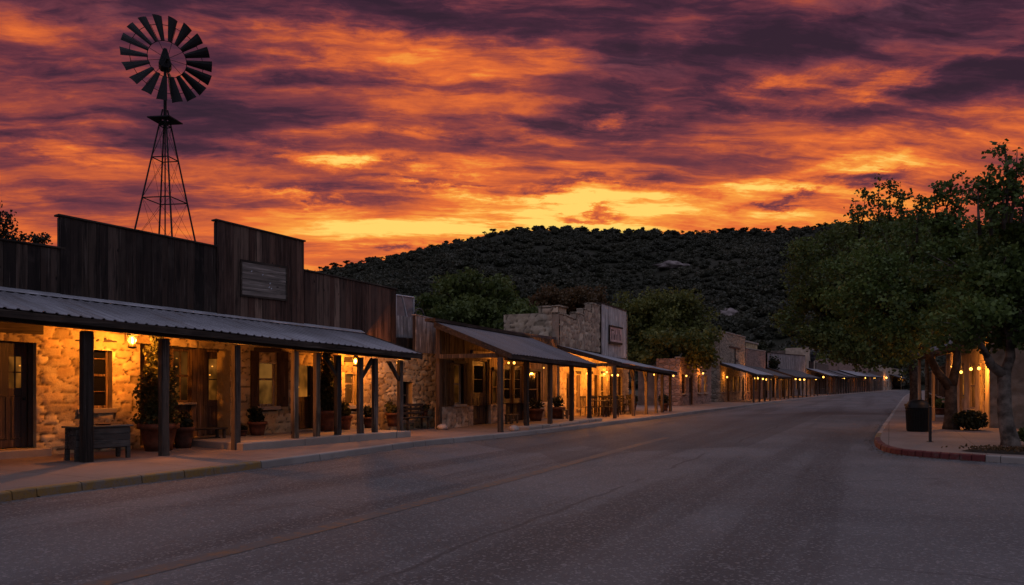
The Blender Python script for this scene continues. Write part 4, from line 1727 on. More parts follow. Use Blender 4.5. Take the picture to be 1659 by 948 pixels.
# wooden front set back in the alcove
AY = .56
sA, sB = SL(226), SL(372)
aw = rect(F1, 277, 308, 566, 652, AY)
ad = rect(F1, 333, 366, 556, 704, AY)
ad = (ad[0], ad[1], .30, ad[3] - .25)
tr_ = (ad[0], ad[1], ad[3] + .11, ad[3] + .38)
boards(MB(), sA - .02, sB + .02, .16, 2.90, AY, .03, [aw, (ad[0] - .09, ad[1] + .09, .1, ad[3] + .09), tr_], w=(.12, .2)).build('alcove_front', M['board_warm'], b1)
window(b1, aw[0], aw[1], aw[2], aw[3], AY + .03, 'trim', 'glass_dim', 2, 2, sill=(.06, .06), lintel=(.05, .09))
window(b1, SL(236, AY), SL(268, AY), aw[2], aw[3], AY - .02, 'trim', 'glass_dim', 3, 2, sill=(.06, .06))
door(b1, ad[0], ad[1], ad[2] + .01, ad[3], AY + .02, glass='glass_lit', lite=(.16, .84, .42, .92), grid=(1, 2), frame='trim')
window(b1, tr_[0], tr_[1], tr_[2], tr_[3], AY + .0, 'trim', 'glass_lit', 1, 2)
pm = MB()
for px in (311, 321):
    s = SL(px, AY)
    pm.box(s - .09, s + .09, AY - .14, AY - .04, .17, 2.85)
pm.build('pilaster', M['trim'], b1, bevel=.01)
window(b1, win2[0] + .0, win2[1] - .0, win2[2] + .02, win2[3] - .02, .10, 'trim_pale', 'glass_pale', 2, 1, sill=(.06, .11), lintel=(.12, .12),
       shutters=[(SL(403), SL(417)), (SL(446), SL(464))])
door(b1, doorB[0] + .10, doorB[1] - .06, SLAB + .04, doorB[3] - .12, .20, glass='glass_lit', lite=(.15, .85, .45, .92), grid=(1, 1), frame='door')
MB().box(doorB[0] - .1, doorB[1] + .1, -.08, .05, doorB[3] + .002, doorB[3] + .2).build('lintel', M['beam'], b1, bevel=.01)
window(b1, win3[0] + .01, win3[1] - .01, win3[2] + .02, win3[3] - .02, .12, 'trim_pale', 'glass_pale', 2, 1, sill=(.08, .11), lintel=(.06, .16))
window(b1, win4[0] + .02, win4[1] - .02, win4[2] + .02, win4[3] - .02, .20, 'trim', 'glass', 2, 1, sill=(.10, .12), lintel=(.14, .15))
# dark boards standing in for the shadowy recess behind the tall potted shrub near the second door
pq = rect(F1, 518, 545, 572, 700)
boards(MB(), pq[0], pq[1], SLAB, pq[3], -.05, .03).build('shutter', M['shutter'], b1)

# blank sign on the tall front
sr = rect(F1, 391, 462, 429, 481, -.11)
sg = thing('sign_board', 'blank weathered plank sign on the tall centre false front', 'sign', F1.w(sr[0], -.118, sr[2]), F1.rot)
W_, H_ = sr[1] - sr[0], sr[3] - sr[2]
bm_ = MB()
for k in range(4):
    bm_.box(0, W_, -.02 + rnd.uniform(-.002, .002), .008, H_ * k / 4 + .003, H_ * (k + 1) / 4 - .003)
bm_.build('panel', M['sign_wood'], sg)
MB().box(-.04, W_ + .04, -.035, .009, H_, H_ + .05).box(-.04, W_ + .04, -.035, .009, -.05, 0).box(-.04, 0, -.035, .009, 0, H_).box(W_, W_ + .04, -.035, .009, 0, H_).build('border', M['beam'], sg)
for (fx, fz) in ((.62, .42), (.60, .30), (.65, .26), (.2, .72), (.45, .66)):
    MB().tube((W_ * fx, -.021, H_ * fz), (W_ * fx + .02, -.03, H_ * fz + .03), .012, .012, 5).build('nail', M['flashing'], sg)

# glazed hood and pipe on the roof
q0 = F1.hit(655, 1.6)
hz0, hz1 = F1.z(655, 516, 1.6), F1.z(655, 480, 1.6)
hx0, hx1 = F1.s(641, 1.6), F1.s(670, 1.6)
ru = thing('roof_ventilator', 'grey sheet metal ventilator hood behind the low grey boards', 'ventilator', F1.w(hx0, 1.6, hz0 - 1.2), F1.rot)
hw, hh = hx1 - hx0, hz1 - hz0
um = MB().prism([(0, 0), (hw, 0), (hw, hh + 1.2), (0, hh + 1.2)], 'y', 0, .9)
um.build('hood', M['steel'], ru)
um = MB()
for (p, q) in (((0, hh + 1.2), (hw, hh + 1.2)), ((0, 0), (0, hh + 1.2)), ((hw, 0), (hw, hh + 1.2)), ((hw * .35, hh + 1.2), (hw * .75, .9))):
    um.tube((p[0], -.012, p[1]), (q[0], -.012, q[1]), .028, .028, 6)
um.build('rim', M['flashing'], ru)
vp = thing('vent_pipe', 'thin curved metal pipe beside the roof ventilator', 'pipe', F1.w(F1.s(674, 1.4), 1.4, F1.z(674, 512, 1.4) - .8), F1.rot)
pts = [(.42, 0, 0), (.42, 0, .75)] + [(.17 + .25 * math.cos(t), 0, .8 + .28 * math.sin(t)) for t in np.linspace(0, PI, 9)]
MB().path(pts, [.035] * len(pts), 8).build('pipe', M['trough'], vp, smooth=True)

# lamps of the first porch
lantern(F1, 214, 551, -1.05, 'bright caged lantern hanging before the stone wall by the big potted tree', 1700, 1.25, hang=.62)
hung_bulb(F1, 385, 566, -1.7, 'tiny bulb beside the third timber post', 190, .6)
lantern(F1, 576, 585, -.75, 'brightest of the caged lanterns, before the small pale window', 750, 1.1, hang=.5)
hung_bulb(F1, 602, 586, -1.0, 'bare bulb between the two posts near the porch end', 420, .9, hang=.4)
hung_bulb(F1, 645, 588, -1.95, 'bare bulb at the last post of the long porch', 230, 1.0, hang=.3)

# things standing on the first porch
ts = SL(163, PY + .15)
tr0, tr1 = SL(121, PY + .2), SL(212, PY + .2)
tw = tr1 - tr0
tt = thing('planter_trough', 'grey wooden trough on legs behind the first porch post', 'planter', F1.w((tr0 + tr1) / 2, PY + .42, KH - .003), F1.rot)
tm = MB()
for k in range(3):
    for y in (-.24, .22):
        tm.box(-tw / 2 + .02, tw / 2 - .02, y, y + .025, .24 + k * .135, .37 + k * .135)
    for x in (-tw / 2 + .02, tw / 2 - .045):
        tm.box(x, x + .025, -.215, .22, .24 + k * .135, .37 + k * .135)
tm.box(-tw / 2 + .05, tw / 2 - .05, -.2, .2, .22, .25)
tm.build('body', M['trough'], tt, bevel=.004)
MB().box(-tw / 2 - .03, tw / 2 + .03, -.28, .28, .646, .68).build('lid', M['trough'], tt, bevel=.006)
for sx in (-1, 1):
    for sy in (-1, 1):
        MB().box(sx * (tw / 2 - .05) - .035, sx * (tw / 2 - .05) + .035, sy * .2 - .035, sy * .2 + .035, 0, .239).build('leg', M['trough'], tt)
MB().lathe([(.13, 0), (.15, .03), (.02, .035)], c=(.1, 0, .682)).build('dish', M['terracotta_dark'], tt)
tall = potted(F1, 257, 728, -.95, .42, .62, 'tall leafy potted tree in a big terracotta pot under the first lantern', 'column', 'leaf_pot', 'terracotta', 21, 2.0, KH - .003)
potted(F1, 297, 720, -.75, .25, .5, 'dark slim pot with a short bush beside the big terracotta pot', 'low', 'leaf_dark', 'terracotta_dark', 22, .45, KH - .003)
bench(F1.w(SL(322, -.45), -.45, KH - .003), F1.rot, 1.35, 'low dark bench without a back in front of the alcove', False, .4, .42, group='porch benches')
potted(F1, 417, 712, -.42, .24, .36, 'terracotta pot with thin twigs below the shuttered window', 'twig', 'leaf_dark', 'terracotta', 23, .55, SLAB - .012)
potted(F1, 393, 714, -.35, .13, .16, 'small low bowl of soil next to the twiggy pot', 'low', 'leaf_dark', 'terracotta_dark', 33, .12, SLAB - .012)
potted(F1, 531, 706, -.55, .30, .60, 'dark columnar shrub in a square shouldered pot between two porch posts', 'column', 'leaf_dark', 'terracotta_dark', 24, 1.55, SLAB - .012)
potted(F1, 559, 703, -.45, .21, .42, 'rust red pot with a straggly plant below the pale window', 'twig', 'leaf_pot', 'terracotta', 25, .5, SLAB - .012)
potted(F1, 597, 700, -.45, .17, .34, 'small dark pot with a spiky plant behind the paired posts', 'low', 'leaf_dark', 'terracotta_dark', 26, .45, SLAB - .012)
potted(F1, 637, 699, -.45, .24, .44, 'round dark tub with grassy leaves beside the last post', 'twig', 'leaf_pot', 'terracotta_dark', 27, .45, SLAB - .012)
bench(F1.w(SL(672, -.45), -.45, KH - .003), F1.rot, 1.15, 'slatted dark bench against the bare stone end wall', True, .4, .42, group='porch benches')
s = SL(686, -.45)
potted(F1, 688, 690, -.22, .13, .2, 'little potted succulent standing near the slatted bench', 'low', 'leaf_dark', 'terracotta_dark', 28, .2, KH + .43)

# ------------------------------------------------------------------ the boarded shop with a stone base
F2 = Frame((-13.55, 21.15), (-13.55, 31.1))
b2 = thing('boarded_shop', 'low boarded shop with a stone base and a steep metal porch roof', 'building', F2.w(0, 0, 0), F2.rot)
L2 = F2.len
skirt_z = .86
d2a = rect(F2, 766, 790, 585, 684)
d2b = rect(F2, 818, 850, 592, 690)
w2a = rect(F2, 733, 747, 590, 655)
w2b = rect(F2, 798, 806, 600, 655)
w2c = rect(F2, 856, 872, 602, 660)
d2a = (d2a[0], d2a[1], .15, d2a[3])
d2b = (d2b[0], d2b[1], .15, d2b[3])
ops2 = [d2a, d2b, w2a, w2b, w2c]
stone_wall('base_wall', b2, 0, L2, 0, skirt_z, [(q[0] - .1, q[1] + .1, 0, 2.2) for q in (d2a, d2b)], y=-.05, cell=.05, seed=9, reveal=.2,
           tones=((.46, .36, .27), (.40, .31, .23), (.52, .42, .32)), mortar=(.2, .15, .11))
boards(MB(), 0, L2, skirt_z + .01, 3.66, 0, .03, [(q[0] - .06, q[1] + .06, q[2], q[3] + .06) for q in ops2]).build('wall', M['board_warm'], b2)
MB().box(1.1, L2, .27, 5.0, 0, 3.5).build('rear_wall', M['plaster_dark'], b2)
MB().box(.95, L2 + .02, .03, 5.1, 3.66, 3.78).build('roof', M['roof_dark'], b2)
for q, gl in ((w2a, 'glass_dim'), (w2b, 'glass_dim'), (w2c, 'glass')):
    window(b2, q[0], q[1], q[2], q[3], .06, 'trim_pale' if q is w2a else 'trim', gl, 2, 1, sill=(.1, .09), lintel=(.12, .12),
           shutters=[(q[0] - .42, q[0] - .08), (q[1] + .08, q[1] + .42)] if q is w2a else None)
door(b2, d2a[0], d2a[1], .16, d2a[3], .10, glass='glass', lite=(.2, .8, .5, .92), grid=(1, 2))
MB().box(d2a[0] - .15, d2a[1] + .15, -.08, -.032, d2a[3] + .10, d2a[3] + .36).build('lintel', M['trim_pale'], b2)
wd = (d2b[1] - d2b[0]) / 2
door(b2, d2b[0], d2b[0] + wd - .05, .16, d2b[3], .14, glass='glass', lite=(.2, .8, .4, .92), grid=(1, 3), side='right')
door(b2, d2b[0] + wd + .05, d2b[1], .16, d2b[3], .14, glass='glass', lite=(.2, .8, .4, .92), grid=(1, 3), side='left', fr_w=.045)
zt2 = (F2.z(713, 523), F2.z(895, 553))
P2Y, E2Y = -2.65, -2.95
ze2 = (F2.z(822, 573, E2Y), F2.z(964, 590, E2Y))
S2E = F2.s(966, E2Y)
porch(b2, -.35, S2E, zt2, ze2, y_eave=E2Y, y_post=P2Y, roof='roof_old', flash=False, bargeA=True, bargeB=True, beam_h=.2, ceil=False)
MB().box(-.32, -.20, E2Y + .25, -.05, ze2[0] - .10, ze2[0] + .04).build('tie_beam', M['post'], b2)
MB().box(-.40, S2E - .3, -.12, .30, zt2[0] + .02, zt2[0] + .12, zt2[1] + .12, zt2[1] + .02).build('ridge_cap', M['beam'], b2)
post(b2, -.14, -.10, KH - .01, zt2[0] - .1, .2, 'board_dark')
for px, mt in ((811, 'post'), (853, 'post_dark'), (891, 'post'), (926, 'post_dark'), (955, 'post_dark')):
    s = F2.s(px, P2Y)
    f = (s + .35) / (S2E + .35)
    post(b2, s, P2Y, KH - .01, ze2[0] * (1 - f) + ze2[1] * f - .12, .19, mt)
# broken stone edging in front of the posts
o = MB()
k = F2.s(852, P2Y - .25)
e_ = F2.s(968, P2Y - .25)
while k < e_:
    w_ = rnd.uniform(.5, 1.1)
    o.box(k + .01, k + w_ - .01, P2Y - .38 + rnd.uniform(-.05, .05), P2Y + .15, KH - .06, KH + .10 + rnd.uniform(-.03, .03))
    k += w_
tag(o.build('stone_edging', M['slab'], None, F2.w(0, 0, 0), F2.rot, bevel=.03), kind='structure')
hung_bulb(F2, 833, 588, -.9, 'bright bulb under the boarded shop porch', 230, 1.0, hang=.5)
hung_bulb(F2, 824, 588, -.35, 'dimmer bulb close to the boarded shop wall', 202, .8, hang=.5)
hung_bulb(F2, 881, 596, -.75, 'bulb lighting the far boards beside the shop window', 150, .7, hang=.5)
for px, lab, sd_ in ((868, 'dark barrel pot with a spiky shrub under the boarded shop window', 51), (903, 'bushy dark pot plant by the third boarded shop post', 52)):
    potted(F2, px, 688, -.6, .34, .5, lab, 'low', 'leaf_dark', 'terracotta_dark', sd_, .6, KH - .003)
bench(F2.w(F2.s(829, -.7), -.7, KH - .003), F2.rot, .7, 'small pale stool bench beside the double doors', False, .3, .36, mat='post_pale', group='porch benches')
bench(F2.w(F2.s(915, -1.0), -1.0, KH - .003), F2.rot + .5, .8, 'little pale bench near the end of the boarded shop porch', False, .3, .40, mat='post_pale', group='porch benches')
for k, (px, y, r_, lab) in enumerate([(717, -.35, .17, 'rough stone at the foot of the dark corner post'), (833, -2.75, .15, 'loose broken stone by the first post of the boarded shop')]):
    v, f = ico(2)
    rg = np.random.default_rng(80 + k)
    v = v * (1 + rg.normal(0, .12, len(v)))[:, None] * np.array([1.2, .9, .75]) * r_
    tag(raw_mesh('loose_stone', v, f, 3, M['rock'], None, F2.w(F2.s(px, y), y, KH + r_ * .4)), lab, 'stone')

# ------------------------------------------------------------------ the stone shop with stepped parapet and plank front
F3 = Frame((-13.5, 31.25), (-13.5, 41.3))
b3 = thing('stepped_stone_shop', 'stone shop with a stepped parapet and a tall grey plank front', 'building', F3.w(0, 0, 0), F3.rot)
L3 = F3.len
w3 = [rect(F3, a, b_, 606, 662) for a, b_ in ((933, 939), (951, 958), (973, 981))]
d3 = [(F3.s(a), F3.s(b_), .15, F3.z(a, 604)) for a, b_ in ((917, 926), (962, 969), (987, 996), (1001, 1007))]
zr3 = (F3.z(905, 560), F3.z(1012, 583))
stone_wall('wall', b3, 0, L3, 0, zr3[0], w3 + d3, z1b=zr3[1], cell=.07, seed=13, reveal=.25, stone=(.46, .28),
           tones=((.50, .38, .25), (.44, .34, .23), (.54, .43, .30)), mortar=(.2, .15, .1))
steps = [(903, 934, 508, 519), (934, 945, 508, 512), (945, 958, 502, 506), (958, 972, 493, 497)]
for k, (a, b_, ya, yb) in enumerate(steps):
    sa_, sb_ = F3.s(a), F3.s(b_)
    sa_ = max(sa_, 0.0)
    pw = stone_wall('parapet', b3, sa_, sb_, zr3[0] - .05 - .02 * k, F3.z(a, ya), (), z1b=F3.z(b_, yb), cell=.07, seed=31 + k, stone=(.42, .25), reveal=.35,
                    tones=((.46, .36, .27), (.40, .31, .24), (.52, .43, .33), (.33, .26, .2)), mortar=(.16, .12, .09))
    MB().box(sa_, sb_, -.06, .37, F3.z(a, ya) + .003, F3.z(a, ya) + .09, F3.z(b_, yb) + .09, F3.z(b_, yb) + .003).build('coping', M['stone_far'], pw, bevel=.01)
fa, fb = F3.s(972), F3.s(1013)
zf0, zf1 = F3.z(972, 492), F3.z(1013, 505)
pf = boards(MB(), fa, fb, zr3[0] - .3, zf0, -.03, .03, z1b=zf1, w=(.2, .32)).build('false_front', M['board_pale'], b3)
MB().box(fa + .01, fb - .01, -.02, .34, zr3[0] - .3, zf0 - .03, zf1 - .03).build('backing', M['board_grey'], pf)
MB().box(fa - .03, fb + .03, -.085, .36, zf0 + .004, zf0 + .07, zf1 + .07, zf1 + .004).build('cap_board', M['beam'], pf)
MB().box(fa - .10, fa - .003, -.09, .02, zr3[0] - .3, zf0).build('corner_board', M['beam'], pf)
MB().box(fb + .003, fb + .10, -.09, .36, zr3[0] - .5, zf1 - .15).build('corner_board', M['stone_far'], pf)
# side wall towards the boarded shop, with a raised corner block
side_top = zat(507, 34.3)
stw = stone_wall('side_wall', None, 0, 2.5, 0.0, side_top, (), cell=.07, seed=47, stone=(.55, .27), depth=.045, reveal=.35,
                 tones=((.50, .39, .28), (.44, .34, .25), (.56, .45, .34), (.36, .28, .2)), mortar=(.13, .10, .075))
stw.parent = b3
stw.rotation_euler = (0, 0, -PI / 2)
stw.location = (0.02, 2.85, 0)
cb = stone_wall('corner_block', None, 0, 1.0, 0.0, zat(497, 33.9) - side_top, (), cell=.07, seed=48, stone=(.5, .26), depth=.045, reveal=.9,
                tones=((.50, .39, .28), (.44, .34, .25)), mortar=(.13, .10, .075))
cb.parent = b3
cb.rotation_euler = (0, 0, -PI / 2)
cb.location = (0.0, 1.02, side_top)
MB().box(-.06, .98, -.06, 1.09, zat(497, 33.9) + .003, zat(497, 33.9) + .08).build('coping', M['stone_far'], b3, bevel=.01)
MB().box(.40, L3, .36, 4.4, 0, 3.7).build('rear_wall', M['stone_far'], b3)
for q in w3:
    window(b3, q[0], q[1], q[2], q[3], .12, 'trim_pale', 'glass_dim', 2, 1, sill=(.06, .09), lintel=(.06, .14))
for k, q in enumerate(d3):
    door(b3, q[0] + .08, q[1] - .08, .16, q[3] - .1, .14, glass='glass_dim' if k % 2 else 'glass', lite=(.18, .82, .42, .92), grid=(1, 2))
E3Y, P3Y = -3.1, -2.75
ze3 = (F3.z(996, 587, E3Y), F3.z(1096, 603, E3Y))
S3E = F3.s(1097, E3Y)
porch(b3, -.25, S3E, zr3, ze3, y_eave=E3Y, y_post=P3Y, roof='roof', flash=False, bargeA=True, bargeB=True, ceil=False)
MB().box(-.2, -.08, E3Y + .3, -.06, ze3[0] - .14, ze3[0]).build('tie_beam', M['post_pale'], b3)
for px, mt in ((996, 'post'), (1026, 'post_pale'), (1047, 'post_pale'), (1063, 'post_pale'), (1073, 'post'), (1086, 'post')):
    s = F3.s(px, P3Y)
    f = (s + .25) / (S3E + .25)
    post(b3, s, P3Y, KH - .01, ze3[0] * (1 - f) + ze3[1] * f - .12, .18, mt, brace={1026: (-1,), 1047: (-1,), 1063: (1,)}.get(px, ()))
for px, py, y, lab, e in ((952, 605, -1.3, 'bulb before the first windows of the stepped stone shop', 900), (979, 606, -.9, 'lower bulb of the pair near the stepped shop tables', 900),
                          (983, 603, -1.6, 'upper bulb of the pair near the stepped shop tables', 700), (992, 608, -.5, 'bulb close to the stepped shop wall', 700),
                          (1001, 608, -2.0, 'bulb next to the first stepped shop post', 900), (1060, 607, -1.0, 'bulb beyond the second stepped shop post', 600), (1091, 609, -1.4, 'bulb at the end of the stepped shop porch', 500)):
    hung_bulb(F3, px, py, y, lab, e, 1.0, hang=.4)
# small sign with faded lettering on the plank front
sr = rect(F3, 987, 1006, 531, 556, -.08)
sg = thing('shop_sign', 'small pale sign with faded lettering on the grey plank front', 'sign', F3.w(sr[0], -.10, sr[2]), F3.rot)
W_, H_ = sr[1] - sr[0], sr[3] - sr[2]
MB().box(0, W_, -.02, .02, 0, H_).build('panel', M['flashing'], sg, bevel=.01)
MB().box(-.08, W_ + .2, -.05, .022, H_ + .002, H_ + .08).box(-.1, -.02, -.05, .022, -.1, H_).box(0, W_ + .05, -.06, -.021, -.08, .05).build('border', M['beam'], sg)
lt = MB()
for k, (f, h0, h1) in enumerate([(.12, .2, .75), (.24, .2, .62), (.36, .2, .55), (.42, .2, .82), (.55, .2, .55), (.66, .2, .9), (.78, .2, .9), (.88, .2, .6)]):
    lt.box(W_ * f, W_ * f + .045, -.032, -.0205, H_ * h0, H_ * h1)
lt.box(W_ * .1, W_ * .3, -.032, -.0205, H_ * .76, H_ * .84)
lt.build('lettering', M['beam'], sg)
# tables and chairs under that porch
for k, (s, y) in enumerate(((1.2, -1.5), (3.0, -1.4), (4.9, -1.5))):
    lab = ('table nearest the boarded shop under the stepped shop porch', 'middle table under the stepped shop porch', 'table in front of the stepped shop doors')[k]
    table(F3.w(s, y, KH - .003), F3.rot + .1 * k, 'dark wooden ' + lab, .8, 'tables under the stepped shop porch')
    for j, (dx, dy, a) in enumerate(((-.62, .05, PI / 2), (.62, -.05, -PI / 2), (.0, .62, 0), (.05, -.62, PI))):
        if (k, j) in ((2, 3), (1, 3)):
            continue
        chair(F3.w(s + dx, y + dy, KH - .003), F3.rot + a + rnd.uniform(-.2, .2), 'dark slat back chair at a table under the stepped shop porch', 'chairs under the stepped shop porch')
bench(F3.w(7.4, -.6, KH - .003), F3.rot, 1.3, 'dark bench with a back against the stepped shop wall', True, group='porch benches')
for s, y, lab, sd_ in ((6.2, -.5, 'bushy pot beside the stepped shop doors', 61), (9.0, -.6, 'round pot of shrubs near the far stepped shop posts', 62), (9.8, -2.2, 'low pot plant at the far end of the stepped shop porch', 63)):
    t = thing('potted_plant', lab, 'potted plant', F3.w(s, y, KH - .003), F3.rot, 'potted plants on the porches')
    pot_mesh(.26, .42).build('pot', M['terracotta_dark'], t, smooth=True)
    leaves_obj('foliage', t, [(0, 0, .65, .34, .34, .3)], 300, .12, 'leaf_dark', sd_)

# ------------------------------------------------------------------ shops farther along the street
WALL_OFF = 3.6


def off_line(pts, o):
    nl = normals_left(pts)
    return [p + n * o for p, n in zip(pts, nl)]


WL = off_line(LEFT_C, WALL_OFF)


def wall_pt(px):
    dr = Fd + (px - CX) / FPX * Rd
    for a, b_ in zip(WL[:-1], WL[1:]):
        A = np.array([[dr[0], -(b_ - a)[0]], [dr[1], -(b_ - a)[1]]])
        if abs(np.linalg.det(A)) < 1e-9:
            continue
        d, t = np.linalg.solve(A, a)
        if d > 30 and -1e-6 <= t <= 1 + 1e-6:
            return d * dr
    return at(px, 300)


def shop(name, label, px0, px1, y0, y1, wall, eave=None, roof='roof_old', lamps=(), cap=True, depth=5.0, eave_y=None, posts_every=2.8, bargeA=True, lit=.3, front='box', door_first=False, seed=0, p0=None, p1=None, group=None, gaps=True):
    """a street-front building between two photo columns; y0,y1: photo height of its top at each end; eave: photo y of the porch edge at its end"""
    r = random.Random(seed + int(px0))
    fr = Frame(p0 if p0 is not None else wall_pt(px0), p1 if p1 is not None else wall_pt(px1))
    L = fr.len
    t = thing(name, label, 'building', fr.w(0, 0, 0), fr.rot, group)
    z0, z1 = fr.z(px0, y0), fr.z(px1, y1)
    zm = min(z0, z1)
    # openings: alternate windows and doors
    ops, kinds = [], []
    s = .5
    k = 0 if not door_first else 1
    while s < L - 1.2:
        if k % 3 == 1:
            ops.append((s, s + 1.05, KH, min(2.35, zm - .5)))
            kinds.append('d')
            s += 1.05
        else:
            ops.append((s, s + .95, .95, min(2.35, zm - .5)))
            kinds.append('w')
            s += .95
        s += r.uniform(.7, 1.3)
        k += 1
    if front == 'boards':
        boards(MB(), 0, L, 0, z0, 0, .03, ops, z1b=z1, w=(.2, .34), r=r).build('wall', M[wall], t)
    else:
        wall_boxes(MB(), 0, L, 0, z0, -.02, .28, ops, z1).build('wall', M[wall], t)
    MB().box(.02, L - .02, .29, depth, 0, zm - .35).build('rear_wall', M['plaster_dark'], t)
    MB().box(0, .28, .285, depth * .55, 0, z0 - .02).build('side_wall', M[wall if front != 'boards' else 'board_grey'], t)
    if cap:
        MB().box(-.06, L + .06, -.07, .33, z0 + .003, z0 + .10, z1 + .10, z1 + .003).build('coping', M['slab' if front != 'boards' else 'beam'], t)
    for q, kd in zip(ops, kinds):
        gl = 'glass_lit' if r.random() < lit else ('glass_dim' if r.random() < .5 else 'glass')
        if kd == 'd':
            door(t, q[0] + .1, q[1] - .1, KH + .01, q[3] - .1, .12, glass=gl, lite=(.18, .82, .42, .92), grid=(1, 2), frame='trim')
        else:
            window(t, q[0] + .01, q[1] - .01, q[2] + .01, q[3] - .01, .1, r.choice(['trim', 'trim_pale', 'trim_pale']), gl, 2, 1, sill=(.06, .08))
    if eave:
        ye = -3.0
        pxe = eave[0]
        ze = fr.z(eave[0], eave[1], ye)
        ze = max(2.35, min(ze, 3.1))
        zt = min(ze + 1.0, zm - .1)
        se = min(fr.s(pxe, ye), L + 4)
        porch(t, -.15, max(se, L * .7), (zt, zt), (ze, ze), y_eave=ye, y_post=-2.7, roof=roof, flash=False, bargeA=bargeA, ceil=False, pitch=.3)
        se = max(se, L * .7)
        n = max(2, int(round(se / posts_every)))
        for k in range(n + 1):
            post(t, .1 + (se - .35) * k / n, -2.7, KH - .01, ze - .12, .17, r.choice(['post', 'post', 'post_pale']), r=r)
    for (px, py, yy, lab) in lamps:
        sx, d = fr.hit(px, yy)
        hung_bulb(fr, px, py, yy, lab, 270 if d < 130 else 400, 1.0 if d < 100 else 1.05, hang=.4)
    return t, fr, L, z0, z1


shop('pink_stone_shop', 'low pinkish stone shop half hidden under the tree beyond the stepped stone shop', 1101, 1152, 580, 588, 'stone_pink', None,
     lamps=[(1112, 609, -.5, 'dim bulb on the low pinkish shop'), (1139, 605, -.35, 'bulb by the pale door of the low pinkish shop')], depth=3.0, lit=.25)
t5, f5, L5, z5a, z5b = shop('tall_stone_shop', 'tall square fronted stone shop with an iron bracket on its face', 1166, 1207, 537, 547, 'stone_far', (1254, 608), 'roof',
                            lamps=[(1178, 611, -.3, 'bulb at the near end of the tall stone shop'), (1222, 613, -.8, 'first bulb of the row under the tall stone shop porch'), (1228, 613, -1.2, 'second bulb of the row under the tall stone shop porch'),
                                   (1236, 614, -1.5, 'third bulb of the row under the tall stone shop porch'), (1241, 615, -2.0, 'fourth bulb of the row under the tall stone shop porch'), (1248, 615, -2.3, 'last and brightest bulb of the tall stone shop porch')], lit=.4, depth=6)
em = thing('iron_bracket', 'dark iron bracket fixed to the face of the tall stone shop', 'bracket', f5.w(f5.s(1190), -.05, f5.z(1190, 580)), f5.rot)
MB().box(-2.2, 2.2, -.04, .02, .85, .97).build('bar', M['iron'], em)
MB().box(-.08, .08, -.05, .02, -.75, .84).box(.085, 1.1, -.04, .02, -.25, -.15).build('arm', M['iron'], em)
t6, f6, L6, z6a, z6b = shop('chimney_shop', 'pale stone shop with a square chimney behind the small dark tree', 1208, 1240, 565, 570, 'stone_pink', (1283, 612), 'roof_dark',
                            lamps=[(1264, 615, -1.6, 'glowing bulb under the dark porch beyond the tall stone shop')], depth=7)
ch = stone_wall('chimney', t6, f6.s(1214), f6.s(1233), z6a - .4, f6.z(1222, 556), (), cell=.12, seed=71, reveal=1.4, thick=1.4, y=.4)
MB().box(f6.s(1214) - .15, f6.s(1233) + .15, .25, 2.0, f6.z(1222, 556) + .01, f6.z(1222, 556) + .16).build('chimney_cap', M['slab'], t6)
shop('grey_plank_shop', 'wide grey plank fronted shop with a dark low porch', 1243, 1304, 572, 577, 'board_grey', (1322, 612), 'roof_dark',
     lamps=[(1289, 614, -1.2, 'first of the three bulbs under the grey plank shop porch'), (1296, 615, -1.6, 'middle of the three bulbs under the grey plank shop porch'), (1303, 615, -2.0, 'last of the three bulbs under the grey plank shop porch')], front='boards', lit=.5)
t8, f8, L8, z8a, z8b = shop('narrow_tower_shop', 'narrow pale shop front with a dark sign standing above its neighbours', 1306, 1320, 563, 566, 'stucco', (1358, 609), 'roof',
                            lamps=[(1322, 614, -1.5, 'bulb under the porch of the narrow tall shop front'), (1334, 611, -2.2, 'orange bulb at the post of the narrow tall shop front')])
sg = thing('shop_sign', 'dark upright sign with a pale scroll on the narrow tall shop front', 'sign', f8.w(f8.s(1310), -.04, f8.z(1312, 597)), f8.rot)
w_, h_ = f8.s(1317) - f8.s(1310), f8.z(1312, 570) - f8.z(1312, 597)
MB().box(0, w_, -.08, 0, 0, h_ * .45).build('panel', M['board_dark'], sg)
MB().ball((w_ * .5, -.03, h_ * .62), w_ * .16, 8, 6).ball((w_ * .5, -.03, h_ * .85), w_ * .2, 8, 6).build('emblem', M['iron'], sg)
shop('dim_brown_shop', 'dim brown shop with a plain top between the narrow front and the pink chimney', 1322, 1341, 588, 591, 'plaster_dark', (1378, 611), 'roof_dark',
     lamps=[(1367, 613, -2.0, 'bulb below the curled end of a dark porch roof')])
t10, f10, L10, _, _ = shop('pink_chimney_shop', 'small pinkish shop with a narrow pillar at its corner', 1342, 1357, 582, 586, 'stone_pink', (1396, 611), 'roof_old', lamps=[])
shop('leafy_stone_shop', 'pinkish stone shop behind the sunlit leaves far along the street', 1358, 1384, 582, 586, 'stone_pink', (1414, 610), 'roof', lamps=[(1402, 612, -2.0, 'bulb at a post far along the street')])
shop('far_stone_shop', 'far stone shop with a pale porch roof', 1385, 1406, 588, 592, 'stone_pink', (1431, 610), 'roof_old', lamps=[(1417, 612, -2.0, 'far bulb on a pale pillar')])
shop('far_dark_shop', 'far dark fronted shop in the shade of the street trees', 1408, 1430, 600, 602, 'plaster_dark', None)
shop('far_white_shop', 'far narrow pale front lit by a lamp at the bend', 1431, 1440, 592, 594, 'stucco', None, lamps=[(1436, 612, -.5, 'lamp lighting the far pale front at the bend')])
shop('last_shop', 'last pale shop at the end of the street', 1441, 1463, 596, 600, 'stucco', (1468, 608), 'roof_dark', lamps=[(1460, 612, -2.0, 'nearer of the last two bulbs at the end of the street'), (1466, 612, -2.2, 'farther of the last two bulbs at the end of the street')])

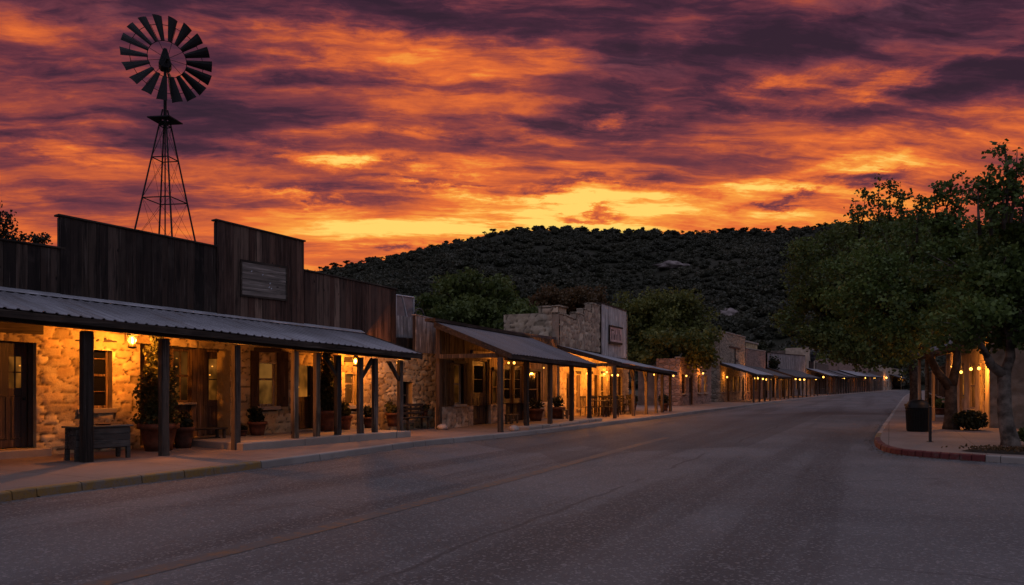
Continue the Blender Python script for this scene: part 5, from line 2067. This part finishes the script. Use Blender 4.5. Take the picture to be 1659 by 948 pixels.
# ------------------------------------------------------------------ right side of the street
R1a, R1b = (2.30, 39.2), (3.10, 30.3)
FR1 = Frame(R1a, R1b)
LR = FR1.len
tr1 = thing('corner_shop', 'grey stone corner shop with a lamplit white framed front behind the street trees', 'building', FR1.w(0, 0, 0), FR1.rot)
ops = [(LR - 1.75, LR - .75, KH, 2.5), (LR - 3.6, LR - 2.5, .7, 2.45), (LR - 5.7, LR - 4.6, KH, 2.5), (LR - 8.0, LR - 6.8, .7, 2.45), (.2, .55, .9, 2.3)]
wall_boxes(MB(), 0, LR, 0, 4.2, 0, .25, ops).build('wall', M['stucco'], tr1)
for k, q in enumerate(ops):
    if q[2] < .3:
        door(tr1, q[0] + .1, q[1] - .1, KH + .01, q[3] - .1, .1, glass='glass_lit', lite=(.15, .85, .4, .93), grid=(1, 2), frame='trim_pale', mat='trim_pale')
    else:
        window(tr1, q[0], q[1], q[2], q[3], .08, 'trim_pale', 'glass_dim', 2, 2, sill=(.08, .1))
sd1 = stone_wall('side_wall', None, 0, 11.5, 0, 4.35, (), cell=.11, seed=91, stone=(1.1, .30), depth=.03, reveal=.3,
                 tones=((.22, .185, .15), (.19, .16, .13), (.25, .21, .17)), mortar=(.12, .10, .08))
sd1.parent = tr1
_m = Matrix.Rotation(-FR1.rot, 3, 'Z')
_p = _m @ Vector((3.10 - .02 - FR1.w(0, 0)[0], 30.25 - FR1.w(0, 0)[1], 0))
sd1.location = _p
sd1.rotation_euler = (0, 0, -FR1.rot)
MB().box(.1, LR - 1.3, .3, 10.5, 0, 4.0).build('rear_wall', M['plaster_dark'], tr1)
porch(tr1, -.2, LR + .1, (3.55, 3.55), (2.95, 2.95), y_eave=-1.3, y_post=-1.1, roof='roof_old', flash=False, ceil=True)
for s in (.3, 4.4, LR - .35):
    post(tr1, s, -1.1, KH - .01, 2.82, .15, 'trim_pale')
for px, py, y, lab, e in ((1557, 603, -.75, 'bulb nearest the tree trunk on the corner shop porch', 380), (1573, 598, -.55, 'brightest middle bulb on the corner shop porch', 600), (1586, 597, -.75, 'bulb at the near end of the corner shop porch', 210)):
    sx, d = FR1.hit(px, y)
    if not (0 < sx < LR - .05):
        y = -.3
    hung_bulb(FR1, px, py, y, lab, e, 1.1, hang=.5)
shop('ranch_store', 'dark wooden store beyond the corner shop with orange lamps', 1544, 1512, 590, 602, 'board_dark', None, p0=(2.9, 72.0), p1=(2.5, 42.0), depth=7, front='boards', lit=.6)
FR2 = Frame((2.9, 72.0), (2.5, 42.0))
porch_r2 = None
for px, py, y, lab in ((1541, 594, -.6, 'red orange bulb behind the forked tree on the ranch store'), ):
    hung_bulb(FR2, px, py, y, lab, 190, .45, hang=.4)

# ------------------------------------------------------------------ trees
def tree(name, label, base, px_d, ells, trunk_r, fork_z, leaf, nleaf, lsize, seed, bark='bark', shoots=(), nbr=42, group=None, lean=(0, 0), parts=True, clump=.62):
    """ells: crown lobes given as photo (px, py, rx, ry, depth shift) at distance px_d; shoots: photo tips of twigs above the crown"""
    rng = np.random.default_rng(seed)
    b0 = np.array([base[0], base[1], 0.0])
    t = thing(name, label, 'tree', (base[0], base[1], KH if abs(base[0]) < 9 else 0), rng.uniform(0, .01), group)
    E = []
    for (px, py, rx, ry, dd) in ells:
        p = at(px, px_d + dd)
        d = px_d + dd
        E.append((np.array([p[0] - base[0], p[1] - base[1], zat(py, d)]), rx / FPX * d, ry / FPX * d))
    mb = MB()
    fork = np.array([lean[0], lean[1], fork_z])
    mid = fork * .5 + np.array([rng.uniform(-.1, .1), rng.uniform(-.1, .1), 0])
    mb.path([(0, 0, -.2), (0, 0, .12), tuple(mid * np.array([.6, .6, .5])), tuple(mid), tuple(fork)], [trunk_r * 1.5, trunk_r * 1.2, trunk_r, trunk_r * .92, trunk_r * .85], 10)
    clumps = []
    vol = np.array([e[1] * e[1] * e[2] for e in E]) ** .6
    vol /= vol.sum()
    groups = {}
    for c, rx, ry in E:                                   # two or three main limbs, split again towards the lobes
        lat = float((c[:2] - fork[:2]) @ Rd)
        groups.setdefault(-1 if lat < -.4 else 1, []).append(c)
    subf = {}
    for gk, cs in groups.items():
        m_ = np.mean(cs, 0) - fork
        subf[gk] = fork + m_ / np.linalg.norm(m_) * (.42 * np.linalg.norm(m_)) + np.array([0, 0, -.15])
        pm_ = (fork + subf[gk]) / 2 + np.array([.08 * gk, 0, -.06])
        mb.path([tuple(fork - np.array([0, 0, .12])), tuple(pm_), tuple(subf[gk])], [trunk_r * .74, trunk_r * .62, trunk_r * .50], 9)
    for c, rx, ry in E:
        lat = float((c[:2] - fork[:2]) @ Rd)
        f0 = subf[-1 if lat < -.4 else 1]
        tip = f0 + (c - f0) * .98
        q = f0 + (c - f0) * .5 + np.array([0, 0, .10 * np.linalg.norm(c - f0)])
        mb.path([tuple(f0), tuple(q), tuple(tip)], [trunk_r * .44, trunk_r * .30, trunk_r * .12], 7)
        n = max(4, int(nbr * vol[[id(x[0]) for x in E].index(id(c))]))
        for k in range(n):
            v = rng.normal(size=3)
            v /= np.linalg.norm(v)
            rr_ = rng.uniform(.55, 1.05)
            e = c + v * np.array([rx, rx, ry]) * rr_
            if e[2] < 2.35:
                e[2] = 2.35 + rng.uniform(0, .6)
            st = f0 + (tip - f0) * rng.uniform(.2, .95)
            m = (st + e) / 2 + np.array([0, 0, rng.uniform(-.15, .35)])
            mb.path([tuple(st), tuple(m), tuple(e)], [trunk_r * .16, trunk_r * .09, trunk_r * .03], 4)
            clumps.append((e, rng.uniform(.55, 1.15) * clump))
            clumps.append((m, rng.uniform(.4, .8) * clump))
    P = []
    w = np.array([c[1] ** 2 for c in clumps])
    cnt = (w / w.sum() * nleaf).astype(int)
    for (c, r_), n in zip(clumps, cnt):
        q = rng.normal(size=(n, 3))
        q /= np.linalg.norm(q, axis=1)[:, None]
        P.append(c + q * (rng.uniform(0, 1, n) ** .55)[:, None] * r_ * np.array([1.15, 1.15, .8]))
    for (px, py, py0) in shoots:
        p0, p1 = at(px + rng.uniform(-12, 12), px_d), at(px, px_d)
        a = np.array([p0[0] - base[0], p0[1] - base[1], zat(py0, px_d)])
        e = np.array([p1[0] - base[0], p1[1] - base[1], zat(py, px_d)])
        m = (a + e) / 2 + rng.uniform(-.12, .12, 3)
        mb.path([tuple(a), tuple(m), tuple(e)], [.045, .028, .008], 5)
        h = e - a
        for k in range(13):
            f = rng.uniform(.1, 1)
            s0 = a + h * f
            ln = np.linalg.norm(h) * .30 * (1.2 - f * .6)
            v = rng.normal(size=3)
            v[2] = abs(v[2]) * .6
            v = v / np.linalg.norm(v) * ln
            mb.path([tuple(s0), tuple(s0 + v)], [.014, .005], 4)
            n = 15
            P.append(s0 + v * rng.uniform(.2, 1.05, n)[:, None] + rng.normal(size=(n, 3)) * lsize * .55)
        P.append(e + rng.normal(size=(8, 3)) * lsize * .6)
    mb.build('trunk', M[bark], t, smooth=True)
    v, f = leaf_tris(np.concatenate(P), lsize, rng)
    raw_mesh('crown', v, f, 4, M[leaf], t)
    return t


T2b = at(1637, 18.2)
tree('street_tree', 'street tree with a pale patchy trunk in the planting bed at the kerb corner', T2b, 18.2,
     [(1618, 505, 105, 62, .5), (1585, 440, 95, 62, 1.0), (1690, 450, 110, 80, .5), (1560, 530, 60, 38, -.5), (1710, 540, 80, 50, 0), (1640, 390, 80, 42, 1.2)],
     .175, 1.85, 'leaf_oak', 23000, .115, 3, 'bark_pale', nbr=150, shoots=[(1628, 243, 370), (1648, 252, 370), (1604, 284, 380), (1664, 262, 370), (1585, 305, 390), (1638, 290, 380), (1612, 320, 390), (1690, 255, 380)], lean=(-.12, .1), clump=.42)
T1b = at(1541, 24.8)
tree('street_tree', 'dark forked street tree beside the round bush on the corner pavement', T1b, 24.8,
     [(1480, 500, 105, 62, -.5), (1550, 470, 105, 85, .8), (1405, 480, 85, 66, .5), (1475, 420, 100, 58, 1), (1540, 390, 80, 38, 1), (1440, 555, 70, 34, -.5), (1605, 420, 60, 50, 1)],
     .21, 1.45, 'leaf_oak', 27000, .13, 4, shoots=[(1512, 308, 390), (1546, 292, 390), (1530, 325, 400), (1560, 312, 390), (1497, 330, 400)], nbr=190, clump=.52)
T0b = at(1483, 41.0)
tree('street_tree', 'broad leaning street tree rising beyond the litter bin with its crown over the road', T0b, 41.0,
     [(1350, 445, 80, 58, 0), (1318, 505, 52, 52, 0), (1405, 400, 85, 46, 1), (1415, 490, 90, 70, 1), (1335, 560, 56, 30, -1), (1470, 400, 70, 50, 2), (1420, 575, 60, 22, 0), (1375, 520, 70, 50, 1)],
     .30, 3.2, 'leaf_mid', 36000, .19, 5, shoots=[(1424, 290, 385), (1402, 314, 390), (1442, 304, 385), (1462, 318, 390), (1385, 330, 395)], nbr=190, lean=(-.1, 0), clump=.8)
tree('shade_tree', 'big dark green tree rising behind the boarded shop', (-20.6, 36.0), 40.5,
     [(715, 495, 48, 42, 0), (790, 487, 52, 40, 0), (835, 515, 42, 40, -1.5), (755, 520, 80, 36, 0), (750, 468, 36, 22, 1), (850, 545, 24, 22, -2)], .25, 3.0, 'leaf_mid', 20000, .21, 6, nbr=110, clump=.75, group='trees behind the shops')
tree('shade_tree', 'rust brown tree showing over the stepped stone parapet', (-24.0, 58.0), 62.0,
     [(900, 490, 44, 28, 0), (945, 485, 34, 22, 0), (925, 500, 60, 26, 0), (870, 510, 30, 20, 0)], .22, 3.0, 'leaf_rust', 11000, .24, 7, nbr=70, clump=.8, group='trees behind the shops')
tree('shade_tree', 'full yellow green tree spreading over the low pinkish shop', at(1082, 59.0), 56.0,
     [(1045, 525, 50, 46, 0), (1105, 525, 48, 48, 0), (1075, 560, 80, 36, -2), (1030, 500, 34, 26, 0), (1098, 500, 30, 24, 1), (1130, 560, 40, 34, -4), (1145, 575, 24, 18, -5)], .28, 3.2, 'leaf_green', 26000, .24, 8, nbr=150, clump=.95, group='trees behind the shops')
tree('shade_tree', 'small dark tree in front of the square chimney', at(1228, 84.0), 82.0,
     [(1225, 588, 26, 20, 0), (1230, 572, 18, 14, 0), (1210, 594, 20, 14, 0), (1244, 592, 18, 14, 0)], .16, 2.4, 'leaf_dark', 7000, .24, 9, nbr=40, clump=.7, group='trees behind the shops')
tree('shade_tree', 'black leafy tree peeping over the far low false front', at(-20, 40.0), 40.0,
     [(-15, 372, 40, 40, 0), (0, 340, 24, 20, 0), (30, 388, 28, 12, 0), (62, 390, 18, 8, 0), (-40, 420, 60, 50, 0)], .22, 4.0, 'leaf_sil', 5200, .16, 10, nbr=60, clump=.55, group='trees behind the shops')
for k, (px, py, rx, ry, d, lab) in enumerate([(1300, 580, 40, 18, 165, 'olive tree crown over the grey plank shop'), (1345, 596, 26, 14, 175, 'dark tree crown beside the pinkish pillar'), (1420, 592, 40, 16, 230, 'dark tree crown behind the far shops'), (1478, 604, 22, 16, 300, 'last tree at the bend of the street')]):
    tree('shade_tree', lab, at(px, d), d, [(px - rx * .5, py, rx * .6, ry, 0), (px + rx * .5, py + 2, rx * .6, ry * .9, 0), (px, py + ry * .6, rx, ry * .7, 0)], .2, 2.0, 'leaf_mid' if k == 0 else 'leaf_dark', 3500, .5, 20 + k, nbr=26, clump=1.4, group='trees behind the shops')

# ------------------------------------------------------------------ shrubs, bed and street furniture on the right
def shrub(label, px, py, z, wpx, hpx, leaf, n, ls, seed, pot=None, group='shrubs on the corner pavement'):
    p = gnd(px, py, z)
    d = float(p @ Fd)
    w, h = wpx / FPX * d / 2, hpx / FPX * d
    t = thing('shrub' if not pot else 'potted_shrub', label, 'shrub', (p[0], p[1], z), 0, group)
    zb = 0
    if pot:
        pot_mesh(w * .75, h * .42).build('pot', M[pot], t, smooth=True)
        zb = h * .38
    hh = h - zb
    rng = np.random.default_rng(seed)
    ells = [(rng.uniform(-.45, .45) * w, rng.uniform(-.45, .45) * w, zb + hh * rng.uniform(.35, .68), w * .55, w * .55, hh * .32) for _ in range(9)]
    leaves_obj('foliage', t, ells, n, ls, leaf, seed)
    st = MB()
    for k in range(7):
        a = k * .9
        st.path([(.05 * math.cos(a), .05 * math.sin(a), zb), (w * .5 * math.cos(a), w * .5 * math.sin(a), zb + hh * .55)], [.02, .008], 5)
    st.build('stem', M['bark'], t)
    return t


shrub('round dark bush at the foot of the forked street tree', 1566, 697, KH, 62, 34, 'leaf_dark', 3200, .10, 41)
shrub('clipped ball shrub in a pot beyond the forked street tree', 1525, 672, KH, 30, 26, 'leaf_mid', 1200, .10, 42, 'terracotta_dark')
shrub('low leafy shrub by the grey post beyond the litter bin', 1512, 664, KH, 26, 24, 'leaf_dark', 900, .12, 43)
shrub('green tuft at the edge of the picture beside the pale trunk', 1668, 722, KH, 30, 30, 'leaf_mid', 700, .10, 44)
bed = MB()
rg = np.random.default_rng(77)
c0 = gnd(1640, 733, KH)
ring = []
for k in range(26):
    a = 2 * PI * k / 26
    r_ = 1 + rg.uniform(-.06, .06)
    ring.append((c0[0] + .2 + 1.15 * r_ * math.cos(a), c0[1] + .05 + .62 * r_ * math.sin(a)))
bed.add([(p[0], p[1], KH + .004) for p in ring] + [(c0[0] + .2 + .8 * (p[0] - c0[0] - .2), c0[1] + .05 + .8 * (p[1] - c0[1] - .05), KH + .05) for p in ring],
        [(k, (k + 1) % 26, 26 + (k + 1) % 26, 26 + k) for k in range(26)] + [tuple(range(26, 52))])
tag(bed.build('planting_bed', M['soil']), kind='structure')
P = np.stack([c0[0] + .2 + rg.normal(0, .5, 900), c0[1] + .05 + rg.normal(0, .27, 900), KH + .055 + rg.uniform(0, .05, 900)], -1)
v, f = leaf_tris(P, .055, rg)
tag(raw_mesh('leaf_litter', v, f, 4, M['leaf_rust']), 'dry leaves lying on the planting bed round the pale trunk', 'leaf litter', kind='stuff')

# litter bin
p = gnd(1487, 699, KH - .003)
d = float(p @ Fd)
R_ = 36 / FPX * d / 2
H_ = 52 / FPX * d
bn = thing('litter_bin', 'dark round litter bin with a domed lid on the corner pavement', 'litter bin', (p[0], p[1], KH - .003), math.radians(-70))
MB().lathe([(R_ * .86, 0), (R_ * .90, .03), (R_ * .97, H_ * .66), (R_ * 1.0, H_ * .67), (R_ * 1.0, H_ * .70)], n=28).build('body', M['can'], bn, smooth=True, bevel=.004)
rb = MB()
for k in range(28):
    a = 2 * PI * k / 28
    rb.tube((R_ * .885 * math.cos(a), R_ * .885 * math.sin(a), .04), (R_ * .965 * math.cos(a), R_ * .965 * math.sin(a), H_ * .655), .012, .012, 5)
tag(rb.build('slats', M['can'], bn), kind='stuff')
MB().lathe([(R_ * 1.03, H_ * .705), (R_ * 1.05, H_ * .74), (R_ * 1.0, H_ * .77), (R_ * .96, H_ * .83), (R_ * .78, H_ * .93), (R_ * .45, H_ * .985), (.02, H_)], n=28).build('lid', M['can'], bn, smooth=True)
MB().box(-R_ * .45, R_ * .45, -R_ * .99, -R_ * .80, H_ * .775, H_ * .86).build('flap', M['iron'], bn, bevel=.01)

p = gnd(1507, 716, KH - .003)
d = float(p @ Fd)
h_ = 57 / FPX * d
bo = thing('bollard', 'thin black post standing in front of the litter bin', 'bollard', (p[0], p[1], KH - .003))
MB().lathe([(.036, .012), (.036, h_ - .03), (.042, h_ - .03), (.042, h_), (.01, h_ + .01)], n=12).build('post', M['iron'], bo)
MB().lathe([(.085, 0), (.085, .011), (.04, .0115)], n=14).build('base', M['iron'], bo)
p = at(1501, 33.0)
up_ = thing('grey_pole', 'weathered grey pole behind the litter bin', 'pole', (p[0], p[1], KH - .003))
MB().path([(0, 0, 0), (.02, .0, 1.6), (.0, .0, 3.7)], [.085, .08, .07], 10).build('pole', M['trough'], up_)
MB().box(-.10, .10, -.10, .10, 3.702, 3.76).build('cap', M['iron'], up_)

# ------------------------------------------------------------------ windmill
WD = 32.5
p = at(267.5, WD)
wm = thing('windmill', 'black farm windmill with a bladed wheel on a lattice tower behind the long storefront', 'windmill', (p[0], p[1], 0), YAW + math.atan((267.5 - CX) / FPX) * -1)
ztop, zb = zat(178, WD), zat(385, WD)
half = lambda z: .10 + (ztop - z) / (ztop - zb) * (46 / FPX * WD - .10)
ang0 = math.radians(12)
corner = lambda k, z: (half(z) * math.cos(ang0 + k * PI / 2), half(z) * math.sin(ang0 + k * PI / 2), z)
for k in range(4):
    MB().tube(corner(k, 0), corner(k, ztop), .05, .032, 6).build('tower_leg', M['iron_dull'], wm)
levels = [zat(y, WD) for y in (640, 560, 480, 402, 325, 258, 205)]
for z in levels:
    g_ = MB()
    for k in range(4):
        g_.tube(corner(k, z), corner(k + 1, z), .026, .026, 5)
    g_.build('girt', M['iron_dull'], wm)
br = MB()
for za, zb_ in zip(levels[:-1], levels[1:]):
    for k in range(4):
        br.tube(corner(k, za), corner(k + 1, zb_), .008, .008, 4)
        br.tube(corner(k + 1, za), corner(k, zb_), .008, .008, 4)
br.build('bracing', M['iron_dull'], wm)
MB().tube((0, 0, 0), (0, 0, zat(120, WD)), .03, .03, 6).build('pump_rod', M['iron_dull'], wm)
zp = zat(196, WD)
pf_ = MB()
q = 27 / FPX * WD
for k in range(4):
    a0, a1 = k * PI / 2 + ang0, (k + 1) * PI / 2 + ang0
    c0_, c1_ = (q * math.cos(a0), q * math.sin(a0)), (q * math.cos(a1), q * math.sin(a1))
    i0, i1 = (.3 * c0_[0], .3 * c0_[1]), (.3 * c1_[0], .3 * c1_[1])
    pf_.hexa([(*c0_, zp), (*c1_, zp), (*i1, zp), (*i0, zp), (*c0_, zp + .05), (*c1_, zp + .05), (*i1, zp + .05), (*i0, zp + .05)])
pf_.build('platform', M['iron_dull'], wm)
zc = zat(103, WD)
MB().path([(0, 0, ztop - .3), (0, 0, zc - .1)], [.07, .06], 8).build('mast', M['iron_dull'], wm)
gb = MB().prism([(-.16, -.28), (.16, -.28), (.27, -.12), (.20, .12), (.07, .58), (-.07, .58), (-.20, .12), (-.27, -.12)], 'y', -.28, .30)
gbo = gb.build('gearbox', M['iron_dull'], wm, (0, 0, zc), bevel=.03)
# wheel in its own plane, turned a little off the camera's axis
yaw_w = math.radians(9)
RW = 67.5 / FPX * WD
NBL = 18
wy = -.55


def wpt(r, t, off=0.0, tw=0.0):
    """point of the wheel: radius, angle, offset along the axle"""
    x, z = r * math.sin(t), r * math.cos(t)
    y = wy + off
    return (x * math.cos(yaw_w) - y * math.sin(yaw_w), x * math.sin(yaw_w) + y * math.cos(yaw_w), zc + z)


for k in range(NBL):
    t0 = 2 * PI * (k + .35) / NBL
    vs = []
    rows = 5
    for side in (0, 1):
        for i in range(rows):
            f = i / (rows - 1)
            r_ = RW * (.42 + .58 * f)
            hw_ = (.095 + .150 * f) * RW / 1.97
            for j in (-1, -.33, .33, 1):
                pitch = math.radians(24)
                dx = j * hw_ * math.cos(pitch)
                dy = j * hw_ * math.sin(pitch) - .05 * (1 - j * j) + side * .014
                vs.append(wpt(math.hypot(r_, dx), t0 + math.atan2(dx, r_), dy))
    fs = []
    for i in range(rows - 1):
        for j in range(3):
            a = i * 4 + j
            fs.append((a, a + 1, a + 5, a + 4))
            a += rows * 4
            fs.append((a + 4, a + 5, a + 1, a))
    m = rows * 4
    edge = [0, 1, 2, 3, 7, 11, 15, 19, 18, 17, 16, 12, 8, 4]
    for a, b_ in zip(edge, edge[1:] + edge[:1]):
        fs.append((a, a + m, b_ + m, b_))
    MB().add(vs, fs).build('blade', M['iron_dull'], wm)
for r_, th in ((RW * .43, .016), (RW * .80, .014)):
    rm_ = MB()
    n = 54
    for k in range(n):
        rm_.tube(wpt(r_, 2 * PI * k / n, .05), wpt(r_, 2 * PI * (k + 1) / n, .05), th, th, 5)
    rm_.build('rim', M['iron_dull'], wm)
sp = MB()
for k in range(9):
    t0 = 2 * PI * (k + .35) / 9
    sp.tube(wpt(.06, t0, .0), wpt(RW * .82, t0, .05), .011, .011, 5)
sp.tube(wpt(0, 0, -.15), (0, 0.25, zc), .06, .06, 8)
sp.build('spokes', M['iron_dull'], wm)
tl = MB()
tl.tube((0, .2, zc), (.20, 2.2, zc + .05), .03, .02, 6)
tl.build('tail_boom', M['iron_dull'], wm)
MB().hexa([(.13, 1.5, zc - .22), (.15, 1.5, zc - .22), (.28, 2.9, zc - .5), (.26, 2.9, zc - .5), (.13, 1.5, zc + .25), (.15, 1.5, zc + .25), (.28, 2.9, zc + .55), (.26, 2.9, zc + .55)]).build('tail_vane', M['iron_dull'], wm)
